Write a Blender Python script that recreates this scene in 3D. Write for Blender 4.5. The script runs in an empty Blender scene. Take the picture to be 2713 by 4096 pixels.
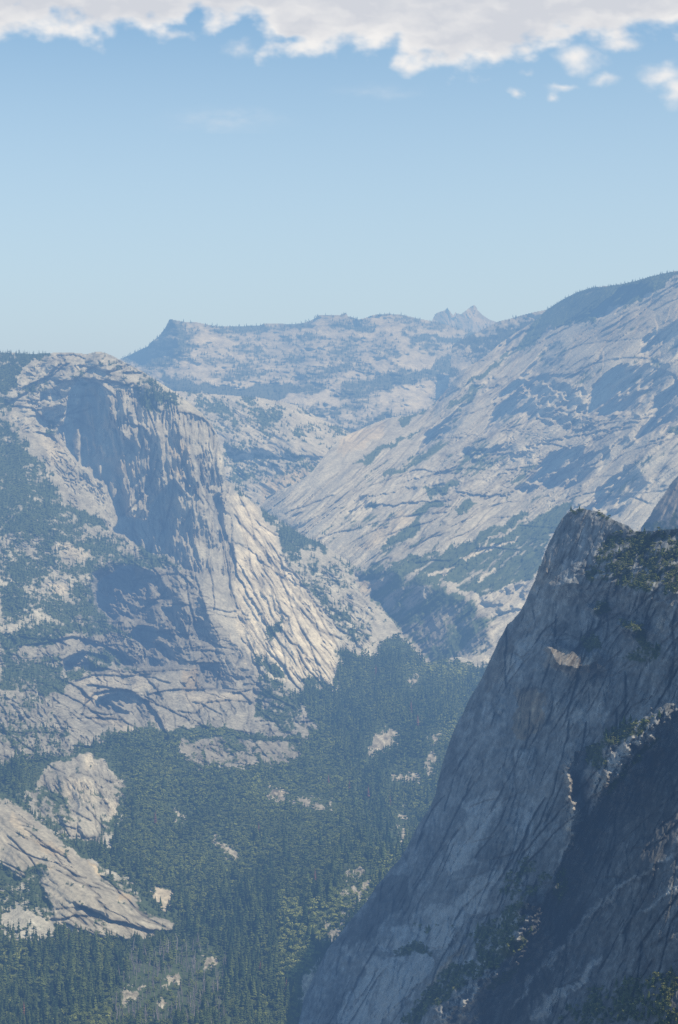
import bpy, math
import numpy as np
from mathutils import Vector

S = bpy.context.scene
COL = S.collection
R_ = math.radians
W, H = 678, 1024
VF = R_(38.0)
FP = (H / 2) / math.tan(VF / 2)          # focal length in picture units
PITCH = R_(-3.45)
CP, SP = math.cos(PITCH), math.sin(PITCH)
SUN = Vector((0.47, -0.25, 0.84)).normalized()

# ------------------------------------------------------------------ numpy helpers
def rays(px, py):
    """unit-depth direction (world Y grows away from the lookout) through a survey bearing"""
    cx = (px - W / 2) / FP
    cz = (H / 2 - py) / FP
    y = CP - cz * SP
    z = SP + cz * CP
    return cx / y, z / y

def place(px, py, D):
    u, v = rays(px, py)
    return np.stack([u * D, D, v * D], -1)

def _h(ix, iy, seed):
    n = (ix.astype(np.int64) * 374761393 + iy.astype(np.int64) * 668265263 + seed * 2147483647) & 0xffffffff
    n = ((n ^ (n >> 13)) * 1274126177) & 0xffffffff
    n = n ^ (n >> 16)
    return n.astype(np.float64) / 4294967295.0

def perlin(x, y, seed=0):
    ix = np.floor(x); iy = np.floor(y)
    fx = x - ix; fy = y - iy
    ux = fx * fx * fx * (fx * (fx * 6 - 15) + 10); uy = fy * fy * fy * (fy * (fy * 6 - 15) + 10)
    def g(ax, ay, dx, dy):
        a = _h(ax, ay, seed) * 2 * np.pi
        return np.cos(a) * dx + np.sin(a) * dy
    a = g(ix, iy, fx, fy); b = g(ix + 1, iy, fx - 1, fy)
    c = g(ix, iy + 1, fx, fy - 1); d = g(ix + 1, iy + 1, fx - 1, fy - 1)
    return ((a + (b - a) * ux) * (1 - uy) + (c + (d - c) * ux) * uy) * 1.5

def fbm(x, y, wl, octv=4, seed=0, gain=0.5, ridged=False):
    s = 0; a = 1; t = 0
    for o in range(octv):
        n = perlin(x / wl + 17.3 * o, y / wl - 9.1 * o, seed + o * 31)
        if ridged: n = 1 - 2 * np.abs(n)
        s = s + a * n; t += a; a *= gain; wl *= 0.5
    return s / t * (1.6 if not ridged else 1.0)

def rot(x, y, deg):
    """coordinates (along, across) for streaks running at deg (picture plane, clockwise from +x)"""
    c, s = math.cos(R_(deg)), math.sin(R_(deg))
    return x * c + y * s, -x * s + y * c

def sst(x, a=0.0, b=1.0):
    t = np.clip((x - a) / (b - a), 0, 1)
    return t * t * (3 - 2 * t)

def segdist(px, py, pts, closed=False):
    d = np.full(px.shape, 1e9); 
    n = len(pts)
    for k in range(n if closed else n - 1):
        ax, ay = pts[k]; bx, by = pts[(k + 1) % n]
        vx, vy = bx - ax, by - ay
        L = vx * vx + vy * vy + 1e-9
        t = np.clip(((px - ax) * vx + (py - ay) * vy) / L, 0, 1)
        d = np.minimum(d, (px - ax - t * vx) ** 2 + (py - ay - t * vy) ** 2)
    return np.sqrt(d)

def inside(px, py, pts):
    r = np.zeros(px.shape, bool); n = len(pts)
    for k in range(n):
        ax, ay = pts[k]; bx, by = pts[(k + 1) % n]
        if ay == by: continue
        c = ((ay > py) != (by > py)) & (px < (bx - ax) * (py - ay) / (by - ay) + ax)
        r ^= c
    return r

def sdf(px, py, pts):
    """signed distance, positive inside"""
    d = segdist(px, py, pts, True)
    return np.where(inside(px, py, pts), d, -d)

def K(ox, oy):
    def f(*v):
        return [(ox + v[i] * 0.21684, oy + v[i + 1] * 0.21684) for i in range(0, len(v), 2)]
    return f
A_, B_, C_, D_, E_, F_ = K(0, 262.5), K(338.25, 262.5), K(0, 550), K(338.25, 550), K(0, 775), K(338.25, 775)

def tps(ctrl):
    c = np.array(ctrl, float); P = c[:, :2] / 300.0; v = 1.0 / c[:, 2]
    n = len(c)
    def U(r2): return np.where(r2 > 0, r2 * np.log(np.maximum(r2, 1e-12)), 0)
    d2 = ((P[:, None] - P[None]) ** 2).sum(-1)
    M = np.zeros((n + 3, n + 3)); M[:n, :n] = U(d2) + np.eye(n) * 2e-4
    M[:n, n] = 1; M[:n, n + 1:n + 3] = P; M[n:, :n] = M[:n, n:].T
    w = np.linalg.solve(M, np.concatenate([v * 1e4, np.zeros(3)]))
    def f(px, py):
        x = px / 300.0; y = py / 300.0
        s = w[n] + w[n + 1] * x + w[n + 2] * y
        for k in range(n):
            s = s + w[k] * U((x - P[k, 0]) ** 2 + (y - P[k, 1]) ** 2)
        return 1e4 / s
    return f

class Sheet:
    """a rock face surveyed on a regular grid; r is relief in units of one grid bearing (positive = set back)"""
    def __init__(s, x0, x1, y0, y1, step, ctrl, seed):
        s.nx = int((x1 - x0) / step) + 1; s.ny = int((y1 - y0) / step) + 1
        gx, gy = np.meshgrid(x0 + np.arange(s.nx) * step, y0 + np.arange(s.ny) * step)
        s.x, s.y = gx, gy; s.x0, s.y0, s.step = x0, y0, step
        s.seed = seed
        s.base = tps(ctrl)(gx, gy)
        s.r = np.zeros_like(gx); s.veg = np.zeros_like(gx); s.tone = np.ones_like(gx); s.warm = np.zeros_like(gx)
        s.wx = gx + 4.2 * fbm(gx, gy, 20, 5, seed + 900, .62); s.wy = gy + 4.2 * fbm(gx, gy, 20, 5, seed + 950, .62)
        k = .22
        s.sx = gx + k * (s.wx - gx) + 2.2 * fbm(gx, gy, 60, 2, seed + 970); s.sy = gy + k * (s.wy - gy) + 2.2 * fbm(gx, gy, 60, 2, seed + 980)
    def box(s, pts, m):
        a = np.array(pts); 
        i0 = max(0, int((a[:, 0].min() - m - s.x0) / s.step)); i1 = min(s.nx, int((a[:, 0].max() + m - s.x0) / s.step) + 2)
        j0 = max(0, int((a[:, 1].min() - m - s.y0) / s.step)); j1 = min(s.ny, int((a[:, 1].max() + m - s.y0) / s.step) + 2)
        return (slice(j0, max(j0, j1)), slice(i0, max(i0, i1)))
    def mask(s, pts, w=3.0, warp=1.0):
        q = s.box(pts, w + 6)
        X = s.x[q] + (s.wx[q] - s.x[q]) * warp; Y = s.y[q] + (s.wy[q] - s.y[q]) * warp
        return q, sst(sdf(X, Y, pts), -w * 0.5, w * 0.5)
    def push(s, pts, a, w=4, warp=1.0):
        q, m = s.mask(pts, w, warp); s.r[q] += a * m
    def tilt(s, pts, gx, gy, w=2.0, warp=1.0, an=None):
        """lean the facet: set-back grows along -g, zero where it meets the far side"""
        q, m = s.mask(pts, w, warp)
        if an:
            q = s.box(pts, 16); al, ac = rot(s.x[q], s.y[q], an[0])
            m = sst(sdf(s.wx[q] if len(an) < 4 else s.sx[q], s.wy[q] if len(an) < 4 else s.sy[q], pts) + an[2] * fbm(al / an[1], ac, 16, 4, s.seed + 400, .6), -w, w)
            m = m * (.55 + .45 * sst(fbm(al / an[1], ac, 9, 3, s.seed + 410), -.5, .3))
        a = np.array(pts); t = a[:, 0] * gx + a[:, 1] * gy
        s.r[q] += m * (s.x[q] * gx + s.y[q] * gy - t.min())
    def ridge(s, pts, a, w, warp=1.0):
        q = s.box(pts, w * 3)
        d = segdist(s.x[q] + (s.wx[q] - s.x[q]) * warp, s.y[q] + (s.wy[q] - s.y[q]) * warp, pts)
        s.r[q] -= a * np.exp(-(d / w) ** 2)
    def ledge(s, pts, a, L, warp=1.0, tone=0, w=1.2, tw=1.2):
        """overhang along a line: everything just below/right of it (line read left to right) is set back"""
        q = s.box(pts, L * 3)
        X = s.x[q] + (s.wx[q] - s.x[q]) * warp; Y = s.y[q] + (s.wy[q] - s.y[q]) * warp
        d = segdist(X, Y, pts); sg = np.zeros_like(d); best = np.full(d.shape, 1e9)
        for k in range(len(pts) - 1):
            ax, ay = pts[k]; bx, by = pts[k + 1]
            vx, vy = bx - ax, by - ay; LL = math.hypot(vx, vy) + 1e-9
            t = np.clip(((X - ax) * vx + (Y - ay) * vy) / LL / LL, 0, 1)
            dd = np.hypot(X - ax - t * vx, Y - ay - t * vy)
            c = (vx * (Y - ay) - vy * (X - ax)) / LL
            m = dd < best - 1e-6
            sg = np.where(m, c, sg); best = np.minimum(best, dd)
        s.r[q] += a * np.exp(-d / L) * sst(sg, -w * 0.3, w)
        if tone: s.tone[q] *= 1 - tone * np.exp(-(d / tw) ** 2)
    def cracks(s, pts, n, deg, spread, lmin, lmax, amp, L, tone, seed, bend=.25, down=False):
        """individual long joints and sheet edges"""
        g = np.random.default_rng(seed); a = np.array(pts); k = 0; lo, hi = a.min(0), a.max(0)
        while k < n:
            x0, y0 = g.uniform(lo[0], hi[0]), g.uniform(lo[1], hi[1])
            if not inside(np.array([x0]), np.array([y0]), pts)[0]: continue
            k += 1; th = R_(deg + g.normal(0, spread)); ln = g.uniform(lmin, lmax); P = [(x0, y0)]; m = 7
            cv = g.normal(0, bend)
            for i in range(m):
                th += cv / m + g.normal(0, .09)
                P.append((P[-1][0] + math.cos(th) * ln / m, P[-1][1] + math.sin(th) * ln / m))
            if g.random() < .5: P = P[::-1]
            if P[-1][0] < P[0][0] and not down: P = P[::-1]
            f = g.uniform(.4, 1.3)
            s.ledge(P, amp * f, L * g.uniform(.6, 1.4), .3, tone * min(1, f), .9, .5 + .4 * f)
    def vegp(s, pts, dens, w=5, warp=1.5):
        q, m = s.mask(pts, w, warp); s.veg[q] = s.veg[q] * (1 - m) + dens * m
    def tonep(s, pts, t, w=4, warm=None, warp=1.5):
        q, m = s.mask(pts, w, warp); s.tone[q] *= 1 + (t - 1) * m
        if warm is not None: s.warm[q] = s.warm[q] * (1 - m) + warm * m
    def streaks(s, pts, deg, ratio, wl, amp, tamp=0.0, sharp=False, w=10, seed=5, octv=3):
        """joints and exfoliation edges running at deg inside the polygon"""
        if pts is None: q = (slice(None), slice(None)); m = 1.0
        else: q, m = s.mask(pts, w)
        a, c = rot(s.sx[q], s.sy[q], deg)
        n = fbm(a / ratio, c, wl, octv, s.seed + seed, ridged=False)
        if sharp:
            n = np.tanh(n * 3.5)
        s.r[q] += amp * m * n
        if tamp:
            t = fbm(a / ratio, c, wl * 0.7, 3, s.seed + seed + 77)
            s.tone[q] *= 1 + tamp * m * t
    def terrace(s, pts, deg, ratio, wl, amp, levels=3.0, edge=.22, tdark=.25, w=10, seed=120, octv=3, shift=(0, 0)):
        """broken ledges: long treads ending in short sharp risers, running at deg"""
        if pts is None: q = (slice(None), slice(None)); m = 1.0
        else: q, m = s.mask(pts, w)
        a, c = rot(s.sx[q] + shift[0], s.sy[q] + shift[1], deg)
        n = (fbm(a / ratio, c, wl, octv, s.seed + seed, .55) + c / wl * .35) * levels
        f = n - np.floor(n)
        saw = f - 1 + sst(f, 1 - edge, 1)          # ramps back gently, snaps at the edge
        k = .35 + .65 * sst(fbm(s.x[q], s.y[q], wl * 2.2, 2, s.seed + seed + 5), -.35, .35)
        s.r[q] += amp * m * k * (f - sst(f, 1 - edge, 1)) 
        s.tone[q] *= 1 - tdark * m * k * np.exp(-((f - 1 + edge * .5) / (edge * .5)) ** 2)
    def joints(s, pts, deg, ratio, wl, amp, tdark=.35, wd=.07, w=8, seed=160):
        """thin open cracks"""
        if pts is None: q = (slice(None), slice(None)); m = 1.0
        else: q, m = s.mask(pts, w)
        a, c = rot(s.sx[q], s.sy[q], deg)
        n = fbm(a / ratio, c, wl, 3, s.seed + seed, .55)
        k = m * np.exp(-(n / wd) ** 2) * sst(fbm(s.x[q], s.y[q], wl * 1.7, 2, s.seed + seed + 3), -.15, .3)
        s.r[q] += amp * k; s.tone[q] *= 1 - tdark * k
    def D(s): return s.base * (1 + s.r / FP)
    def finish_veg(s, wl=5.0, seed=3, hard=5.0, deg=0, ratio=1.5):
        a, c = rot(s.x, s.y, deg)
        n = (.55 * fbm(a / ratio, c, wl, 3, s.seed + seed, gain=0.65) + .62 * fbm(a / ratio, c, wl * 5, 3, s.seed + seed + 9, gain=0.6)) * 0.62 + 0.5
        n = n - .10 * np.clip((1 - s.tone) * 3, -1, 1)
        s.vmask = np.clip((s.veg - n) * hard + 0.5, 0, 1) * (s.veg > 0.02)
        s.vmask = np.where(s.veg > 0.97, 1, s.vmask)
    def build(s, name, keep, mat, parts=None):
        """keep: polygon of the face; parts: list of (name, polygon) that split it into neighbouring landforms"""
        P = place(s.x, s.y, s.D())
        k = inside(s.x, s.y, keep)
        f = k[:-1, :-1] & k[1:, :-1] & k[:-1, 1:] & k[1:, 1:]
        idx = np.arange(s.nx * s.ny).reshape(s.ny, s.nx)
        lab = np.zeros(f.shape, int)
        names = [name]
        for n, poly in (parts or []):
            names.append(n)
            lab[inside(s.wx[:-1, :-1], s.wy[:-1, :-1], poly)] = len(names) - 1
        obs = []
        for li, n in enumerate(names):
            m = f & (lab == li)
            if not m.any(): continue
            q = np.stack([idx[:-1, :-1][m], idx[1:, :-1][m], idx[1:, 1:][m], idx[:-1, 1:][m]], -1)
            u, inv = np.unique(q, return_inverse=True); q = inv.reshape(q.shape)
            me = fastmesh(n, P.reshape(-1, 3)[u], q)
            at = me.attributes.new('surf', 'FLOAT_COLOR', 'POINT')
            c = np.stack([s.vmask.ravel()[u], s.tone.ravel()[u], s.warm.ravel()[u], np.ones(len(u))], -1)
            at.data.foreach_set('color', c.astype(np.float32).ravel())
            me.polygons.foreach_set('use_smooth', np.ones(len(q), bool))
            me.materials.append(mat)
            o = bpy.data.objects.new(n, me); COL.objects.link(o); o['kind'] = 'structure'
            obs.append(o)
        s.P = P; s.keepm = k
        return obs

def fastmesh(name, v, q):
    me = bpy.data.meshes.new(name)
    k = q.shape[1]
    me.vertices.add(len(v)); me.vertices.foreach_set('co', np.ascontiguousarray(v, np.float32).ravel())
    me.loops.add(q.size); me.loops.foreach_set('vertex_index', np.ascontiguousarray(q, np.int32).ravel())
    me.polygons.add(len(q)); me.polygons.foreach_set('loop_start', np.arange(len(q), dtype=np.int32) * k)
    me.update(calc_edges=True)
    return me

# ------------------------------------------------------------------ materials
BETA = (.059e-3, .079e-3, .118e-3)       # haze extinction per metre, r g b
AIR = (.298, .452, .605)                 # colour of the haze light that materials emit

def haze(nt, colour):  # haze painted into each material: colour dimmed, air light added as emission
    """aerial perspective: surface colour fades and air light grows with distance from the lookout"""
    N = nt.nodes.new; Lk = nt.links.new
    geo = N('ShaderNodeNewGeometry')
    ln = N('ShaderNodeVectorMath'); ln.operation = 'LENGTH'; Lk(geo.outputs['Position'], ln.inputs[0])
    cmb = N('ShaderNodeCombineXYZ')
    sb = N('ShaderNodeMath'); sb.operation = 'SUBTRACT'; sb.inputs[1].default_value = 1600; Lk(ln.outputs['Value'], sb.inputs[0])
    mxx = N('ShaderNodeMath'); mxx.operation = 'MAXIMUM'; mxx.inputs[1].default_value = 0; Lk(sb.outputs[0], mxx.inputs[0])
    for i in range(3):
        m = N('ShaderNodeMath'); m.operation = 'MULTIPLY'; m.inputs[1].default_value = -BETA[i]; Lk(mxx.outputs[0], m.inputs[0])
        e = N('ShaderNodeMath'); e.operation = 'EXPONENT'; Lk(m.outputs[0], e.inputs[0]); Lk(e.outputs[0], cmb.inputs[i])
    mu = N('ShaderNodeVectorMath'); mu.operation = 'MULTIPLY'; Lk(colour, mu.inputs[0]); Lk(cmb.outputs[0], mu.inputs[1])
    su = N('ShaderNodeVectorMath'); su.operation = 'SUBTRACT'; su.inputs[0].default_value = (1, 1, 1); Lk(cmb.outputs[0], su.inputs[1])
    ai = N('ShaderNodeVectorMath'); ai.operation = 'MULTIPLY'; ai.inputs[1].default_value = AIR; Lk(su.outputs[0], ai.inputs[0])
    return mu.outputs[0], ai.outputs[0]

def newmat(name):
    m = bpy.data.materials.new(name); m.use_nodes = True
    nt = m.node_tree; b = nt.nodes['Principled BSDF']
    b.inputs['Roughness'].default_value = 0.9
    b.inputs['Specular IOR Level'].default_value = 0.1
    m.cycles.emission_sampling = 'NONE'
    return m, nt, b

def mixc(nt, fac, a, b, mode='MIX'):
    n = nt.nodes.new('ShaderNodeMix'); n.data_type = 'RGBA'; n.blend_type = mode
    for sck, v in ((n.inputs[0], fac), (n.inputs[6], a), (n.inputs[7], b)):
        if isinstance(v, (int, float)): sck.default_value = v
        elif isinstance(v, tuple): sck.default_value = (*v, 1)
        else: nt.links.new(v, sck)
    return n.outputs[2]

def noise(nt, scale, detail=4, rough=0.6, sc=(1, 1, 1)):
    N = nt.nodes.new
    geo = N('ShaderNodeNewGeometry'); mp = N('ShaderNodeMapping'); mp.inputs['Scale'].default_value = sc
    nt.links.new(geo.outputs['Position'], mp.inputs[0])
    t = N('ShaderNodeTexNoise'); t.inputs['Scale'].default_value = scale; t.inputs['Detail'].default_value = detail
    t.inputs['Roughness'].default_value = rough; nt.links.new(mp.outputs[0], t.inputs['Vector'])
    return t.outputs['Fac']

def rampf(nt, v, a, b, lo, hi):
    n = nt.nodes.new('ShaderNodeMapRange'); n.inputs[1].default_value = a; n.inputs[2].default_value = b
    n.inputs[3].default_value = lo; n.inputs[4].default_value = hi; nt.links.new(v, n.inputs[0]); return n.outputs[0]

def rock_material(name, rock, warmc, veg1, veg2, px_m, contrast=0.35, bump=1.0):
    """px_m: metres of the finest grain"""
    m, nt, b = newmat(name)
    at = nt.nodes.new('ShaderNodeAttribute'); at.attribute_name = 'surf'
    sp = nt.nodes.new('ShaderNodeSeparateColor'); nt.links.new(at.outputs['Color'], sp.inputs[0])
    c = mixc(nt, sp.outputs[2], rock, warmc)
    n1 = noise(nt, 1 / (px_m * 2.6), 3, 0.6)
    n2 = noise(nt, 1 / (px_m * 18.0), 4, 0.6, (1, 1, 0.45))
    k1 = rampf(nt, n1, 0.3, 0.7, 1 - contrast * .6, 1 + contrast * .6)
    k2 = rampf(nt, n2, 0.3, 0.7, 1 - contrast * 0.5, 1 + contrast * 0.5)
    for k in (k1, k2, sp.outputs[1]):
        v = nt.nodes.new('ShaderNodeCombineColor')
        for i in range(3): nt.links.new(k, v.inputs[i])
        c = mixc(nt, 1.0, c, v.outputs[0], 'MULTIPLY')
    n3 = noise(nt, 1 / (px_m * 5), 3, 0.7)
    vg = mixc(nt, rampf(nt, n3, 0.35, 0.65, 0, 1), veg1, veg2)
    c = mixc(nt, sp.outputs[0], c, vg)
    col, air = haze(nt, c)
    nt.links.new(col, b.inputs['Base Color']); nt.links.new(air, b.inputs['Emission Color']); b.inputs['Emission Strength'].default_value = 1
    bp = nt.nodes.new('ShaderNodeBump'); bp.inputs['Strength'].default_value = 1.0; bp.inputs['Distance'].default_value = px_m * bump
    nt.links.new(n1, bp.inputs['Height']); nt.links.new(bp.outputs[0], b.inputs['Normal'])
    return m

# ------------------------------------------------------------------ world, sun, camera
def build_world():
    w = bpy.data.worlds.new("World"); S.world = w; w.use_nodes = True
    nt = w.node_tree; bg = nt.nodes['Background']; N = nt.nodes.new; Lk = nt.links.new
    sk = N('ShaderNodeTexSky'); sk.sky_type = 'NISHITA'; sk.sun_disc = False
    sk.sun_elevation = math.asin(SUN.z); sk.sun_rotation = math.atan2(SUN.x, SUN.y)
    sk.altitude = 2200; sk.air_density = 1.0; sk.dust_density = 1.2; sk.ozone_density = 1.0
    tc = N('ShaderNodeTexCoord'); sx = N('ShaderNodeSeparateXYZ'); Lk(tc.outputs['Generated'], sx.inputs[0])
    f = rampf(nt, sx.outputs['Z'], 0.03, 0.26, 1.0, 0.0)
    p = N('ShaderNodeMath'); p.operation = 'POWER'; p.inputs[1].default_value = 0.7; p.use_clamp = True; Lk(f, p.inputs[0])
    fh = N('ShaderNodeMath'); fh.operation = 'MULTIPLY'; fh.inputs[1].default_value = 1.0; Lk(p.outputs[0], fh.inputs[0])
    c0 = mixc(nt, 1.0, sk.outputs[0], (1.6, 1.8, 1.64), 'MULTIPLY')
    c = mixc(nt, fh.outputs[0], c0, (4.95, 6.1, 7.05))
    c = mixc(nt, 1.0, c, SKY_TINT, 'MULTIPLY')
    Lk(c, bg.inputs[0]); bg.inputs[1].default_value = 0.1
SKY_TINT = (1.0, 1.0, 1.0)

def build_sun_cam():
    l = bpy.data.lights.new('sun', 'SUN'); l.energy = 4.4; l.angle = R_(0.53); l.color = (1, .90, .71)
    o = bpy.data.objects.new('sun', l); COL.objects.link(o)
    o.rotation_euler = SUN.to_track_quat('Z', 'Y').to_euler(); o.location = SUN * 3000
    c = bpy.data.cameras.new('camera'); co = bpy.data.objects.new('camera', c); COL.objects.link(co); S.camera = co
    c.sensor_fit = 'VERTICAL'; c.angle_y = VF; c.clip_end = 400000; c.clip_start = 1
    co.rotation_euler = (math.pi / 2 + PITCH, 0, 0)
    S.view_settings.view_transform = 'Standard'; S.view_settings.look = 'None'; S.view_settings.exposure = 0
    S.render.engine = 'CYCLES'; S.cycles.use_denoising = False; S.cycles.sample_clamp_indirect = 2.0; S.cycles.sample_clamp_direct = 4.0
    S.cycles.max_bounces = 3; S.cycles.diffuse_bounces = 2; S.cycles.transparent_max_bounces = 8
    S.render.resolution_x = W; S.render.resolution_y = H

build_world(); build_sun_cam()
# ------------------------------------------------------------------ rock materials
M_far = rock_material('hazy far granite', (.42, .385, .315), (.45, .38, .27), (.07, .085, .055), (.11, .12, .08), 11, .30)
M_mid = rock_material('pale slab granite', (.42, .39, .32), (.45, .38, .27), (.055, .08, .038), (.10, .125, .06), 7, .30)
M_dome = rock_material('grey dome granite', (.38, .355, .29), (.46, .375, .25), (.045, .065, .03), (.08, .105, .045), 5.5, .38)
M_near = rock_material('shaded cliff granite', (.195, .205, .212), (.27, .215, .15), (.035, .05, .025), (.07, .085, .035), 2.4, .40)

# ------------------------------------------------------------------ far horn peaks
T = []
pk = Sheet(425, 505, 298, 345, 0.6, [(430, 300, 24000), (500, 300, 24500), (430, 345, 22500), (500, 345, 22500), (465, 320, 23500)], 11)
pk.tilt([(452, 318), (474, 302), (474, 330), (460, 345), (452, 345)], -1.6, 0, 2)
pk.tilt([(430, 318), (447, 304), (452, 316), (446, 345), (430, 345)], -1.8, 0, 2)
pk.streaks(None, 60, 2.5, 9, 5, .15)
pk.warm[:] = .2
pk.tonep(B_(590, 215, 628, 200, 645, 235, 620, 262, 600, 250), 1.35, 1.5, .3, .3)  # lighter tone paints the sunlit face of the right peak
pk.tonep(B_(600, 250, 640, 255, 720, 280, 640, 290), 1.25, 2, .4, .5)
pk.tonep(B_(435, 262, 520, 262, 590, 285, 440, 285), 1.15, 2, .3, .5)
pk.joints(None, 70, 3, 5, 4, .4, .1)
pk.finish_veg()
SIL_PK = [(426, 345), (432, 320), (434.7, 313.9), (437, 312.6), (440, 311.3), (444.5, 310.2), (446, 308.6), (447.7, 307.0), (449, 309.6), (451, 312), (453.2, 314.9), (455.3, 311.8), (457.5, 313.2), (460.7, 313.9),
          (464, 311.5), (468.3, 308), (471, 306.0), (474.4, 304.4), (476, 306), (477, 307), (478, 310), (479.2, 311.3), (483.5, 315.2), (490, 319.3), (504, 324), (504, 345)]
pk.build('distant_peaks', SIL_PK, M_far)

# ------------------------------------------------------------------ far ridge
fr = Sheet(110, 520, 306, 450, 0.7, [(120, 360, 15000), (169, 319, 15200), (145, 350, 14700), (180, 345, 14400), (258, 325, 16500), (330, 315, 16500), (388, 313, 16500), (460, 328, 17000), (520, 330, 17000), (200, 400, 12200),
     (300, 410, 12300), (350, 440, 11500), (430, 410, 12500), (470, 360, 14800), (180, 450, 11000), (300, 360, 14300), (380, 360, 14300), (520, 400, 13000), (110, 440, 11200)], 21)
x, y = fr.x, fr.y
fr.r += 26 * fbm(x, y * 2.2, 60, 4, 211) + 9 * fbm(x, y * 2.0, 16, 3, 212)
fr.streaks(None, 8, 3, 9, 4, .12, seed=8)
fr.tilt(A_(555, 445, 690, 370, 783, 258, 830, 330, 800, 420, 640, 480), -3.0, 0.6, 6)
fr.tilt(B_(95, 262, 160, 240, 130, 280, 70, 300), -2.5, 0.0, 3)
fr.tilt(A_(1400, 276, 1475, 241, 1480, 270, 1420, 300), -2.5, 0, 3)
fr.veg[:] = .43
lo = fbm(x, y * 2.4, 34, 3, 230)
fr.veg += .20 * lo
fr.vegp(A_(555, 445, 690, 370, 783, 258, 850, 275, 850, 420, 760, 500, 600, 470), .74)
fr.vegp(A_(940, 285, 1225, 280, 1420, 276, 1440, 300, 1200, 330, 1040, 300), .72)
fr.vegp(A_(720, 500, 900, 560, 1100, 565, 1330, 560, 1400, 600, 1300, 640, 1000, 610, 820, 600), 1.0)
fr.vegp(B_(0, 560, 150, 540, 300, 470, 460, 440, 640, 400, 560, 500, 300, 560, 150, 600, 0, 640), .72)
fr.vegp(B_(300, 340, 500, 335, 700, 375, 640, 390, 450, 360, 330, 370), .85)
fr.vegp(B_(560, 330, 720, 330, 850, 330, 700, 400, 560, 360), .85)
fr.vegp(B_(0, 730, 60, 770, 200, 700, 230, 700, 140, 760, 60, 800, 0, 760), .9)
for p in [A_(890, 340, 960, 318, 1060, 350, 1110, 375, 1060, 395, 900, 385), A_(900, 410, 1060, 415, 1200, 440, 1180, 455, 1000, 440, 900, 430), A_(1130, 630, 1300, 640, 1500, 730, 1568, 760, 1568, 790, 1300, 700),
          B_(180, 620, 330, 560, 500, 545, 470, 610, 350, 680, 240, 695), A_(800, 450, 1020, 485, 1000, 500, 850, 480), B_(250, 460, 340, 410, 450, 425, 440, 470, 330, 500, 270, 490), A_(1340, 615, 1540, 590, 1500, 640, 1380, 650),
          B_(0, 330, 200, 300, 480, 330, 470, 338, 200, 320, 20, 345), A_(960, 550, 1060, 555, 1160, 545, 1200, 560, 1060, 575, 960, 568), A_(1250, 310, 1560, 320, 1560, 340, 1300, 330)]:
    fr.vegp(p, .14, 4); fr.tonep(p, 1.12, 4)
fr.terrace(None, 4, 4, 16, 5, 2.5, .25, .15)
fr.finish_veg(2.8, hard=2.4, ratio=2.6)
SIL_FR = [(100, 460), (112, 362)] + A_(555, 443, 580, 432, 610, 418, 645, 400, 680, 385, 690, 370, 730, 340, 760, 300, 780, 262, 790, 260, 830, 268, 870, 275, 900, 272, 960, 285, 1010, 292, 1080, 294, 1150, 290, 1190, 290,
     1225, 278, 1290, 280, 1350, 284, 1400, 276, 1440, 262, 1470, 242, 1490, 240, 1568, 240) + B_(30, 232, 38, 232, 45, 245, 95, 260, 120, 255, 160, 240, 230, 235, 300, 240, 360, 255, 430, 268, 500, 285, 560, 300, 650, 330, 840, 330) + [(519, 449), (110, 449)]
fr.build('far_ridge', SIL_FR, M_far)

# shoulder ridge that links the far ridge with the slab mountain
sh = Sheet(440, 600, 300, 420, 0.7, [(460, 340, 14000), (545, 308, 13200), (600, 300, 12800), (460, 420, 11500), (600, 420, 10500), (530, 350, 12400)], 31)
sh.r += 14 * fbm(sh.x, sh.y * 1.5, 30, 4, 311)
sh.streaks(None, -25, 3, 8, 4, .15)
sh.veg[:] = .42 + .3 * fbm(sh.x, sh.y * 2, 25, 2, 313)
sh.vegp(B_(560, 355, 740, 330, 960, 250, 900, 330, 700, 400, 600, 390), .8)
sh.finish_veg(3.2)
SIL_SH = [(445, 419), (452, 345)] + B_(570, 352, 640, 320, 735, 271, 800, 255, 850, 240, 900, 228, 950, 218, 1050, 200, 1200, 200) + [(598, 419)]
sh.build('shoulder_ridge', SIL_SH, M_far)

# ------------------------------------------------------------------ rounded middle dome in the canyon
md = Sheet(170, 370, 385, 520, 0.7, [(180, 392, 10900), (260, 398, 10700), (346, 430, 10300), (260, 497, 9500), (220, 450, 9900), (300, 450, 9800), (370, 470, 9700), (370, 520, 9300), (180, 520, 9300)], 41)
md.r += 8 * fbm(md.x, md.y, 40, 4, 411) 
md.streaks(None, 28, 4, 10, 2, .18, sharp=True)
d = segdist(md.x, md.y, [(181, 391), (216, 394), (259, 398), (294, 404), (320, 419), (346, 430)])
md.r += 18 * np.exp(-d / 9); md.tone *= 1 + .15 * np.exp(-d / 12)
md.ledge(A_(1040, 920, 1180, 880, 1330, 900, 1420, 890, 1500, 905), 6, 5)
md.tilt(A_(1040, 860, 1300, 880, 1500, 890, 1430, 960, 1250, 1000, 1080, 1010), -.2, .3, 9)
md.veg[:] = .36 + .16 * fbm(md.x, md.y, 22, 2, 412)
md.vegp(A_(830, 590, 1130, 620, 1500, 730, 1350, 700, 1200, 780, 1000, 720), .5)
md.vegp(A_(1040, 900, 1480, 880, 1420, 940, 1300, 910, 1080, 960), .5)
md.tonep(A_(1210, 1000, 1420, 930, 1440, 980, 1300, 1080, 1215, 1110), .95, 6, .9)
md.terrace(None, 30, 4, 14, 3.5, 3, .25, .2)
md.finish_veg(3.0, deg=25, ratio=1.8)
SIL_MD = [(171, 519), (171, 391)] + [(181.6, 390.8), (200, 392.6), (216, 394.0), (240, 396.0), (259.4, 397.4), (280, 400.5), (294, 404.3), (308, 411), (320, 418.8), (334, 424.5), (346, 430.2), (360, 437), (369, 445), (369, 519)]
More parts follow.
